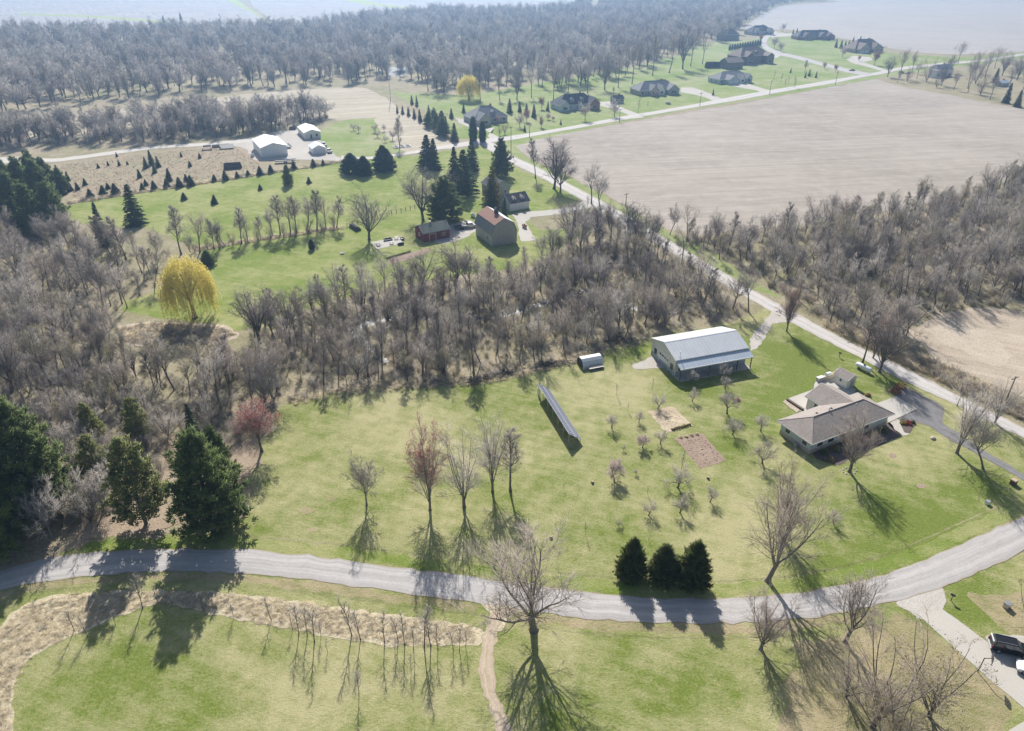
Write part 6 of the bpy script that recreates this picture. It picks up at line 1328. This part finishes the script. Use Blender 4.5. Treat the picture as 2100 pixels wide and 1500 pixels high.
def gas_tank(label, pa, pb, mat, r, name='gas_tank'):
    d = pb - pa; L = d.length; c = (pa + pb) / 2; t = thing(name, label, 'tank', (c.x, c.y, 0), math.atan2(d.y, d.x)); z = r + .3; m = MB()
    prof = [(-L / 2, .02), (-L / 2 + r * .12, r * .5), (-L / 2 + r * .4, r * .85), (-L / 2 + r * .8, r), (L / 2 - r * .8, r), (L / 2 - r * .4, r * .85), (L / 2 - r * .12, r * .5), (L / 2, .02)]; n = 18
    vs = [(x, q * math.cos(6.2832 * k / n), z + q * math.sin(6.2832 * k / n)) for x, q in prof for k in range(n)]
    m.solid(vs, [(i * n + k, i * n + (k + 1) % n, (i + 1) * n + (k + 1) % n, (i + 1) * n + k) for i in range(len(prof) - 1) for k in range(n)]).build('shell', mat, t, smooth=True)
    for x in (-L * .3, L * .3): MB().box(x - .12, x + .12, -r * .7, r * .7, 0, z - r * .75).build('leg', 'concrete', t)
    MB().bar((0, 0, z + r - .05), (0, 0, z + r + .22), .22, 12).build('dome_cover', 'dark_metal', t)
gas_tank('long white gas tank on the lawn beside the county road', G(1754, 752), G(1786, 768), 'tank_white', .55)
gas_tank('small rusty fuel tank beside the farm driveway', G(1072, 466), G(1079, 470), 'rust_tank', .55); gas_tank('white tank beside the gambrel barn corner', G(966, 445), G(974, 447), 'tank_white', .6)
gas_tank('small dark tank left of the largest white shed', G(515, 322), G(521, 323), 'tank_white', .6)
# ------------------------------------------------------------------ poles, wires, small roadside things
def pole(u, v, vt, label, arm=True, steel=False):
    b = G(u, v); h = rise(b, vt); t = thing('utility_pole', label, 'utility pole', (b.x, b.y, 0), math.radians(28)); r = .17 if not steel else .22
    MB().bar((0, 0, -.2), (0, 0, h), r, 10, r * .62).build('post', 'pole_wood' if not steel else 'wire', t, smooth=True)
    if arm:
        MB().box(-1.2, 1.2, -.06, .06, h - .55, h - .4).build('crossarm', 'pole_wood', t)
        for x in (-1.05, 0, 1.05): MB().bar((x, 0, h - .42), (x, 0, h - .2), .06, 6).build('insulator', 'lamp_clear', t)
    return Vector((b.x, b.y, h - .25))
P_ = [pole(*a) for a in [(1702, 664, 604, 'roadside utility pole beside the county road wood'), (2061, 827, 772, 'utility pole at the edge of the small right field'), (1283, 423, 396, 'utility pole at the corner of the big field'), (1145, 353, 320, 'utility pole among the three field corner trees'),
     (1048, 316, 259, 'utility pole at the road junction'), (1086, 283, 257, 'utility pole on the far road near the junction'), (1270, 252, 224, 'utility pole on the far road before the dormered house'), (1435, 218, 190, 'utility pole on the far road by the long grey house drive'), (1578, 194, 165, 'utility pole on the far road by the blue house drive'), (1713, 174, 145, 'utility pole on the far road near the subdivision entrance')]]
TP = pole(801, 207, 106, 'very tall pale pole at the edge of the far wood', False, True); HP = pole(902, 262, 232, 'short pole in the evergreen screen', False)
def wires(label, pts, sag):
    cu = bpy.data.curves.new('wire', 'CURVE'); cu.dimensions = '3D'; cu.bevel_depth = .035; cu.materials.append(MATS['wire'])
    for a, b in zip(pts, pts[1:]):
        s = cu.splines.new('POLY'); s.points.add(14)
        for i in range(15):
            f = i / 14; p = a.lerp(b, f); s.points[i].co = (p.x, p.y, p.z - sag * 4 * f * (1 - f), 1)
    dg = bpy.data.meshes.new_from_object(bpy.data.objects.new('tmp', cu)); tag(obj('overhead_wire', dg), label, 'wire')
far_end = G(740, 150) + Vector((0, 0, 24))
wires('wire from the tall pale pole down to the evergreen screen', [TP - Vector((0, 0, 9)), HP], 2.0); wires('second wire from the tall pale pole to the evergreen screen', [TP - Vector((0, 0, 12)), HP + Vector((3, 0, -1))], 3.0)
wires('wire from the tall pale pole into the far wood', [TP, far_end], 2.0)
wires('wire along the far road poles', P_[4:], 1.0)
def basketball():
    b = G(2005, 1378); t = thing('basketball_hoop', 'basketball hoop standing at the edge of the concrete driveway', 'basketball hoop', (b.x, b.y, 0), math.radians(60))
    MB().bar((0, 0, 0), (0, 0, 2.7), .06, 8).bar((0, 0, 2.6), (0, -.7, 3.1), .05, 6).build('post', 'dark_metal', t); MB().prism([(-.75, 2.75), (.75, 2.75), (.75, 3.3), (.5, 3.6), (-.5, 3.6), (-.75, 3.3)], -.78, -.73, 'y').build('backboard', 'dark_metal', t)
    m = MB()
    for i in range(12): a0, a1 = i * math.pi / 6, (i + 1) * math.pi / 6; m.bar((.23 * math.cos(a0), -1.02 + .23 * math.sin(a0), 3.0), (.23 * math.cos(a1), -1.02 + .23 * math.sin(a1), 3.0), .015, 4)
    m.build('rim', 'rust_tank', t)
basketball()
def mailbox(u, v, label):
    b = G(u, v); t = thing('mailbox', label, 'mailbox', (b.x, b.y, 0), math.radians(50)); MB().box(-.05, .05, -.05, .05, -.1, 1.05).build('post', 'dark_wood', t)
    MB().prism([(-.13, 1.0), (.13, 1.0), (.13, 1.18), (.08, 1.28), (-.08, 1.28), (-.13, 1.18)], -.32, .32, 'y').build('box', 'dark_metal', t, bevel=.01)
mailbox(1950, 1232, 'dark mailbox beside the concrete driveway mouth'); mailbox(1721, 733, 'pale mailbox on the lawn beside the county road')
for u, v, lab, w, m_ in [(2064, 1246, 'grey utility box beside the brown bush', .9, 'steel'), (2024, 1034, 'pale utility box on the lawn near the road bend', .7, 'white_metal'), (2077, 993, 'brown wooden box near the right edge of the lawn', 1.0, 'dark_wood')]:
    b = G(u, v); t = thing('utility_box', lab, 'box', (b.x, b.y, 0), .5); MB().box(-w / 2, w / 2, -w * .4, w * .4, 0, w * .85).build('cabinet', m_, t, bevel=.03); MB().prism([(-w * .55, w * .83), (w * .55, w * .83), (w * .5, w * .95), (-w * .5, w)], -w * .44, w * .44, 'y').build('lid', 'steel' if m_ != 'dark_wood' else 'pale_wood', t)
def boulder(u, v, s, label, mat='stone_light', group=None):
    import bmesh
    b = G(u, v); me = bpy.data.meshes.new('boulder'); bm = bmesh.new(); bmesh.ops.create_icosphere(bm, subdivisions=2, radius=1)
    for q in bm.verts: q.co = Vector((q.co.x * (1 + R.gauss(0, .09)), q.co.y * (.8 + R.gauss(0, .09)), max(-.2, q.co.z * (.6 + R.gauss(0, .08)))))
    bm.to_mesh(me); bm.free(); me.materials.append(MATS[mat]); o = obj('boulder', me); o.location = (b.x, b.y, s * .25); o.scale = (s,) * 3; o.rotation_euler.z = R.uniform(0, 6); tag(o, label, 'rock', group)
boulder(1913, 900, .55, 'pale boulder on the lawn beside the asphalt driveway'); boulder(1370, 214, 1.8, 'landscape boulder on the long grey house lawn')
for i in range(9):
    a = i * .7; boulder(1742 + 14 * math.cos(a), 966 + 7 * math.sin(a), .22, 'edging stone around the tree in front of the ranch house', 'stone_light', 'stone ring around the front tree')
for u, v, lab in [(1215, 991, 'small cut stump on the lawn left of the blossom tree'), (1130, 1104, 'small cut stump on the lower lawn'), (1452, 982, 'small cut stump right of the dirt garden plot')]:
    b = G(u, v); t = thing('tree_stump', lab, 'stump', (b.x, b.y, 0)); MB().bar((0, 0, -.1), (0, 0, .4), .3, 10, .22).build('trunk', 'bark', t); MB().bar((0, 0, .395), (0, 0, .41), .2, 10).build('cut_face', 'pale_wood', t)
def leaf_bush(u, v, w, h, mat, label, name='shrub', n=420, group=None, twigs=True):
    b = G(u, v); rng = np.random.default_rng(int(u * 7 + v)); acc = Acc(); p = rng.normal(size=(n, 3)); p /= np.linalg.norm(p, axis=1)[:, None]; p *= (rng.uniform(.35, 1, (n, 1)) ** .5) * np.array([w, w, h]) ; p[:, 2] = np.abs(p[:, 2]) * .95 + .06
    p *= 1 + .2 * np.sin(p[:, :1] * 5 / w) ; acc.add(leaf_arrays(p, .13, rng))
    t = thing(name, label, 'shrub', (b.x, b.y, 0), 0, group); obj('foliage', acc.mesh('foliage', [mat]), t)
    k = 16; e = p[rng.integers(0, n, k)] * .8; obj('stems', raw_mesh('stems', *cone_arrays(np.zeros((k, 3)), e, .03), ['bark']), t)
leaf_bush(1836, 806, 1.3, 1.0, 'red_leaf', 'red leaved shrub at the corner of the asphalt pad, front', n=300); leaf_bush(1846, 795, 1.4, 1.2, 'red_leaf', 'red leaved shrub at the corner of the asphalt pad, rear', n=300)
leaf_bush(1780, 812, .6, .5, 'bud_rust', 'small orange shrub behind the ranch house garage'); leaf_bush(1512, 822, .7, .3, 'red_leaf', 'low red plant on the lawn right of the largest orchard tree')
leaf_bush(1862, 870, .8, .5, 'red_leaf', 'red flowers in the edged flower bed'); leaf_bush(1852, 870, .6, .5, 'bud_olive', 'green clump in the edged flower bed'); leaf_bush(1872, 868, .4, .5, 'cedar_needle', 'dark evergreen bush at the flower bed corner')
for i, (u, v) in enumerate([(1690, 930), (1712, 922), (1738, 912), (1762, 902), (1790, 893), (1700, 945), (1810, 884)]): leaf_bush(u, v, .9, .9, ['cedar_needle', 'bud_olive', 'brush_olive'][i % 3], 'foundation shrub along the front wall of the ranch house', group='foundation shrubs of the ranch house')
for i in range(11): leaf_bush(794 + i * 4.6, 531 - i * 1.35, .5, .45, 'cedar_needle', 'dark green plant in the farm flower strip', 'bedding_plant', 120, 'plants in the farm flower strip')
for i in range(7): leaf_bush(1381 + i * 5.5, 882 - i * 1.6, .35, .35, 'bud_olive', 'low plant along the lower edge of the straw garden plot', 'bedding_plant', 90, 'plants along the straw garden plot')
for i in range(4): leaf_bush(1396 + i * 11, 898 - i * 2.3, .4, .35, 'straw', 'dry clump along the upper edge of the dirt garden plot', 'bedding_plant', 90, 'dry clumps along the dirt garden plot')
for i, (u, v) in enumerate([(1690, 74), (1700, 80), (1684, 82), (1712, 84), (1805, 96), (1815, 98), (1100, 238), (1040, 262)]): leaf_bush(u, v, 2.6, 2.2, 'cedar_needle' if i < 6 else 'bud_olive', 'rounded bush beside a far house', 'shrub', 260, 'bushes beside the far houses')
# farm patio
def bench(u, v, deg, L, label, mat='dark_metal'):
    b = G(u, v); t = thing('garden_sofa', label, 'sofa', (b.x, b.y, .06), math.radians(deg)); MB().box(-L / 2, L / 2, -.4, .4, .15, .42).build('seat', mat, t, bevel=.04); MB().box(-L / 2, L / 2, .3, .48, .4, .85).build('backrest', mat, t, bevel=.04)
    for s in (-1, 1): MB().box(s * L / 2 - .1, s * L / 2 + .1, -.4, .4, .1, .62).build('armrest', mat, t, bevel=.03)
bench(796, 494, 28, 2.6, 'long dark sofa at the back of the farm patio'); bench(822, 502, -150, 1.8, 'dark curved sofa at the front right of the farm patio'); bench(825, 492, -60, 1.6, 'dark sofa at the right end of the farm patio')
def table(u, v, label):
    b = G(u, v); t = thing('patio_table', label, 'table', (b.x, b.y, .06), .5); MB().box(-.6, .6, -.45, .45, .62, .7).build('table_top', 'dark_metal', t, bevel=.02)
    for x in (-.5, .5):
        for y in (-.35, .35): MB().bar((x, y, 0), (x, y, .62), .04).build('leg', 'dark_metal', t)
table(803, 501, 'dark table in the middle of the farm patio'); table(776, 504, 'grey table at the left end of the farm patio'); table(813, 491, 'small square table at the back of the farm patio')
b = G(702, 521); t = thing('fire_pit', 'small round fire pit on the farm lawn', 'fire pit', (b.x, b.y, 0)); MB().bar((0, 0, 0), (0, 0, .35), .7, 14).build('ring', 'stone_light', t); MB().bar((0, 0, .3), (0, 0, .37), .5, 12).build('ash_bed', 'black_tarp', t)
def log_pile(u, v, deg, L, label, n=22, r=.14, mat='bark_dark'):
    b = G(u, v); t = thing('log_pile', label, 'log pile', (b.x, b.y, 0), math.radians(deg)); k = 0; z = r
    while k < n:
        w = max(1, 6 - int(z / (r * 1.6)))
        for j in range(w):
            if k >= n: break
            y = (j - (w - 1) / 2) * r * 2.1; MB().bar((-L / 2 + R.gauss(0, .15), y + R.gauss(0, .04), z), (L / 2 + R.gauss(0, .2), y + R.gauss(0, .06), z + R.gauss(0, .04)), r * R.uniform(.7, 1.1), 6).build('log', mat, t); k += 1
        z += r * 1.7
log_pile(728, 470, -55, 5, 'dark stack of logs beside the open crowned farm tree', 18, .2); log_pile(1000, 486, 10, 2.5, 'pale scrap timber pile beside the gambrel barn', 24, .12, 'stone_light'); log_pile(478, 346, 20, 7, 'dark timber heap below the bunker bins', 20, .3); log_pile(600, 266, 10, 3, 'small dark heap behind the largest white shed', 12, .3)
def brush_pile(u, v, w, label):
    b = G(u, v); rng = np.random.default_rng(int(u)); k = 260; A = rng.normal(size=(k, 3)) * np.array([w * .4, w * .16, 0]); A[:, 2] = rng.uniform(0, .9, k) * np.exp(-(A[:, 0] / w) ** 2 * 3); d = rng.normal(size=(k, 3)); d[:, 2] *= .35
    t = thing('brush_pile', label, 'brush pile', (b.x, b.y, 0), math.radians(18)); obj('sticks', raw_mesh('sticks', *cone_arrays(A, A + d * rng.uniform(.4, 1.0, (k, 1)), .05), ['bark_dark']), t); obj('core', raw_mesh('core', *cone_arrays(A[:90] * .8, A[:90] * .8 + d[:90] * .5, .14), ['bark_dark']), t)
brush_pile(985, 778, 6, 'dark brush pile at the wood edge above the tall lawn trees'); brush_pile(1128, 748, 4.5, 'dark brush pile left of the arched shed'); brush_pile(1275, 700, 6, 'brown brush heap behind the pole barn'); brush_pile(1040, 766, 4, 'low brush heap at the wood edge')
# raised beds by the far lane
for i in range(3):
    b = G(812 + i * 12, 303 - i * 1.3); t = thing('raised_bed', 'white framed raised bed beside the lane', 'raised bed', (b.x, b.y, 0), math.radians(26), 'raised beds beside the lane')
    for s in (-1, 1): MB().box(-1.1, 1.1, s * 2.0 - .08, s * 2.0 + .08, 0, .45).build('board', 'white_trim', t); MB().box(s * 1.1 - .08, s * 1.1 + .08, -2.0, 2.0, 0, .45).build('board', 'white_trim', t)
    MB().box(-1.02, 1.02, -1.92, 1.92, 0, .36).build('soil', 'mulch', t)
def fence(px, label, n):
    pts = [G(u, v) for u, v in px]; a, b = pts[0], pts[-1]; d = b - a; t = thing('wire_fence', label, 'fence', (a.x, a.y, 0), math.atan2(d.y, d.x)); L = d.length
    for i in range(n): x = L * i / (n - 1); MB().box(x - .07, x + .07, -.07, .07, -.1, 1.35 + R.uniform(-.1, .1)).build('post', 'pole_wood', t)
    for z in (.5, .9, 1.2): MB().bar((0, 0, z), (L, 0, z), .02, 4).build('rail', 'pole_wood', t)
fence([(712, 466), (860, 424)], 'old post fence behind the farm patio tree', 16)
fence([(915, 236), (938, 250)], 'grey panel fence beside the grey far house', 8)
b = G(1630, 832); t = thing('planter_box', 'dark planter strip beside the ranch house patio', 'planter', (b.x, b.y, .1), math.radians(-64)); MB().box(-2.2, 2.2, -.25, .25, 0, .35).build('trough', 'dark_wood', t)
# ------------------------------------------------------------------ dry grass and weeds
def tuft(seed, mat, h=.8, k=30, flop=.7, r=.045):
    rng = np.random.default_rng(seed); A = rng.normal(size=(k, 3)) * np.array([.22, .22, 0]); d = rng.normal(size=(k, 3)) * flop; d[:, 2] = rng.uniform(.35, .9, k); lean = rng.normal(size=3) * .5; lean[2] = 0
    return raw_mesh('plant', *cone_arrays(A, A + (d + lean) * h * rng.uniform(.5, 1.1, (k, 1)), r), [mat])
STRAW = [tuft(i, 'straw', .75, 46, .9, .02) for i in range(7)] + [tuft(9, 'brush_twig', .6)]
Z_PRAIRIE = [(-60, 1560), (-40, 1420), (0, 1295), (60, 1240), (160, 1222), (260, 1216), (420, 1218), (560, 1232), (700, 1252), (860, 1274), (965, 1288), (970, 1312), (900, 1318), (800, 1320), (650, 1296), (540, 1276), (420, 1250), (330, 1234), (250, 1256), (160, 1294), (70, 1338), (24, 1400), (18, 1480), (20, 1560)]
instanced('prairie_grass', 'matted straw coloured tall grass in the ditch below the road', [(x + R.gauss(0, .25), y + R.gauss(0, .35), s, w) for x, y, s, w in thick(Z_PRAIRIE, 6500, .32, .18, .45, 1.0, 2.0)], STRAW)
BANK = [(240, 676), (300, 664), (370, 667), (455, 672), (482, 686), (440, 700), (330, 708), (260, 703)]
VERGE = [(1690, 650), (1780, 700), (1870, 735), (1900, 735), (1990, 775), (2100, 832), (2100, 862), (2010, 822), (1900, 768), (1800, 722), (1690, 668)]
SCRUB = [(116, 340), (330, 312), (480, 302), (515, 322), (540, 345), (450, 364), (300, 388), (150, 408), (132, 372)]
instanced('dry_weeds', 'dry tan weeds on banks, verges and wood edges', thick(BANK, 500, .7, .6, 1.2) + thick(VERGE, 900, .6, .7, 1.8) + thick([(590, 812), (760, 790), (1000, 770), (1180, 728), (1330, 684), (1330, 700), (1190, 745), (1000, 790), (760, 806), (600, 832)], 500, .7, .5, 1.0) + thick([(140, 414), (640, 340), (720, 328), (720, 331), (640, 344), (140, 420)], 600, .7, .7, 1.4) + thick([(395, 508), (700, 464), (702, 470), (396, 517)], 350, .6, .6, 1.2), STRAW + [shrub(88, ['brush_twig'], 1.4, 24)])
instanced('scrub_weeds', 'rusty and tan weeds across the scrub lot', thick(SCRUB, 3200, .7, .2, .5, .6, 1.1), [tuft(21, 'straw_rust', 1.0), tuft(22, 'clump_tan', .9), tuft(23, 'brush_twig', 1.0), tuft(24, 'brush_olive', .8), tuft(25, 'brush_twig', .7), shrub(91, ['brush_twig'], 1.6, 20)])
instanced('grass_clumps', 'thicker clumps of grass across the lawns', thick([(600, 850), (1080, 780), (1560, 690), (2000, 900), (2050, 1050), (1600, 1200), (1200, 1190), (700, 1130), (540, 1100)], 1100, 1.2, .08, .16, 1.0, 2.4) + thick([(60, 1400), (330, 1260), (960, 1350), (1000, 1480), (60, 1480)], 260, 1.0, .08, .16, 1.0, 2.2) + thick([(1050, 1330), (1540, 1340), (1560, 1480), (1060, 1480)], 200, 1.0, .08, .16, 1.0, 2.2), [tuft(31, 'clump_green', .5, 24, 1.0), tuft(32, 'clump_tan', .5, 24, 1.0), tuft(33, 'clump_tan', .5, 24, 1.0)])
def ridges(px, n, label, mat):
    """turned soil: low uneven ridges across a garden plot"""
    a, b, c, d = [G(u, v) for u, v in px]; rng = np.random.default_rng(n); A, B = [], []
    for i in range(n):
        p, q = a.lerp(d, (i + rng.uniform(.1, .9)) / n), b.lerp(c, (i + rng.uniform(.1, .9)) / n); k = 14
        for j in range(k):
            s0 = p.lerp(q, (j + rng.uniform(0, .6)) / k); A.append((s0.x + rng.normal() * .12, s0.y + rng.normal() * .12, .02)); B.append((s0.x + rng.normal() * .2, s0.y + rng.normal() * .2, .05 + rng.uniform(.02, .1)))
    tag(obj('soil_clods', raw_mesh('soil_clods', *cone_arrays(A, B, rng.uniform(.03, .10, len(A)), 5), [mat])), label, kind='stuff')
ridges([(1385, 902), (1436, 891), (1485, 944), (1437, 959)], 14, 'rough clods of turned soil in the dirt garden plot', 'bare_dirt'); ridges([(1333, 846), (1376, 836), (1415, 872), (1367, 886)], 12, 'clods and straw in the straw garden plot', 'straw_soil')
# ------------------------------------------------------------------ haze
def haze():
    me = MB().box(-3000, 3000, -350, 5200, -1.0, 84.0).mesh('haze', [])
    m = bpy.data.materials.new('haze_air'); m.use_nodes = True; nt = m.node_tree
    nt.nodes.remove(nt.nodes['Principled BSDF'])
    pv = nt.nodes.new('ShaderNodeVolumePrincipled')
    pv.inputs['Color'].default_value = (0.40, 0.64, 1.0, 1); pv.inputs['Density'].default_value = 0.00031; pv.inputs['Anisotropy'].default_value = 0.6
    nt.links.new(pv.outputs[0], nt.nodes['Material Output'].inputs['Volume'])
    me.materials.append(m)
    tag(obj('haze', me), 'thin pale blue haze over the whole landscape', kind='stuff')
haze()
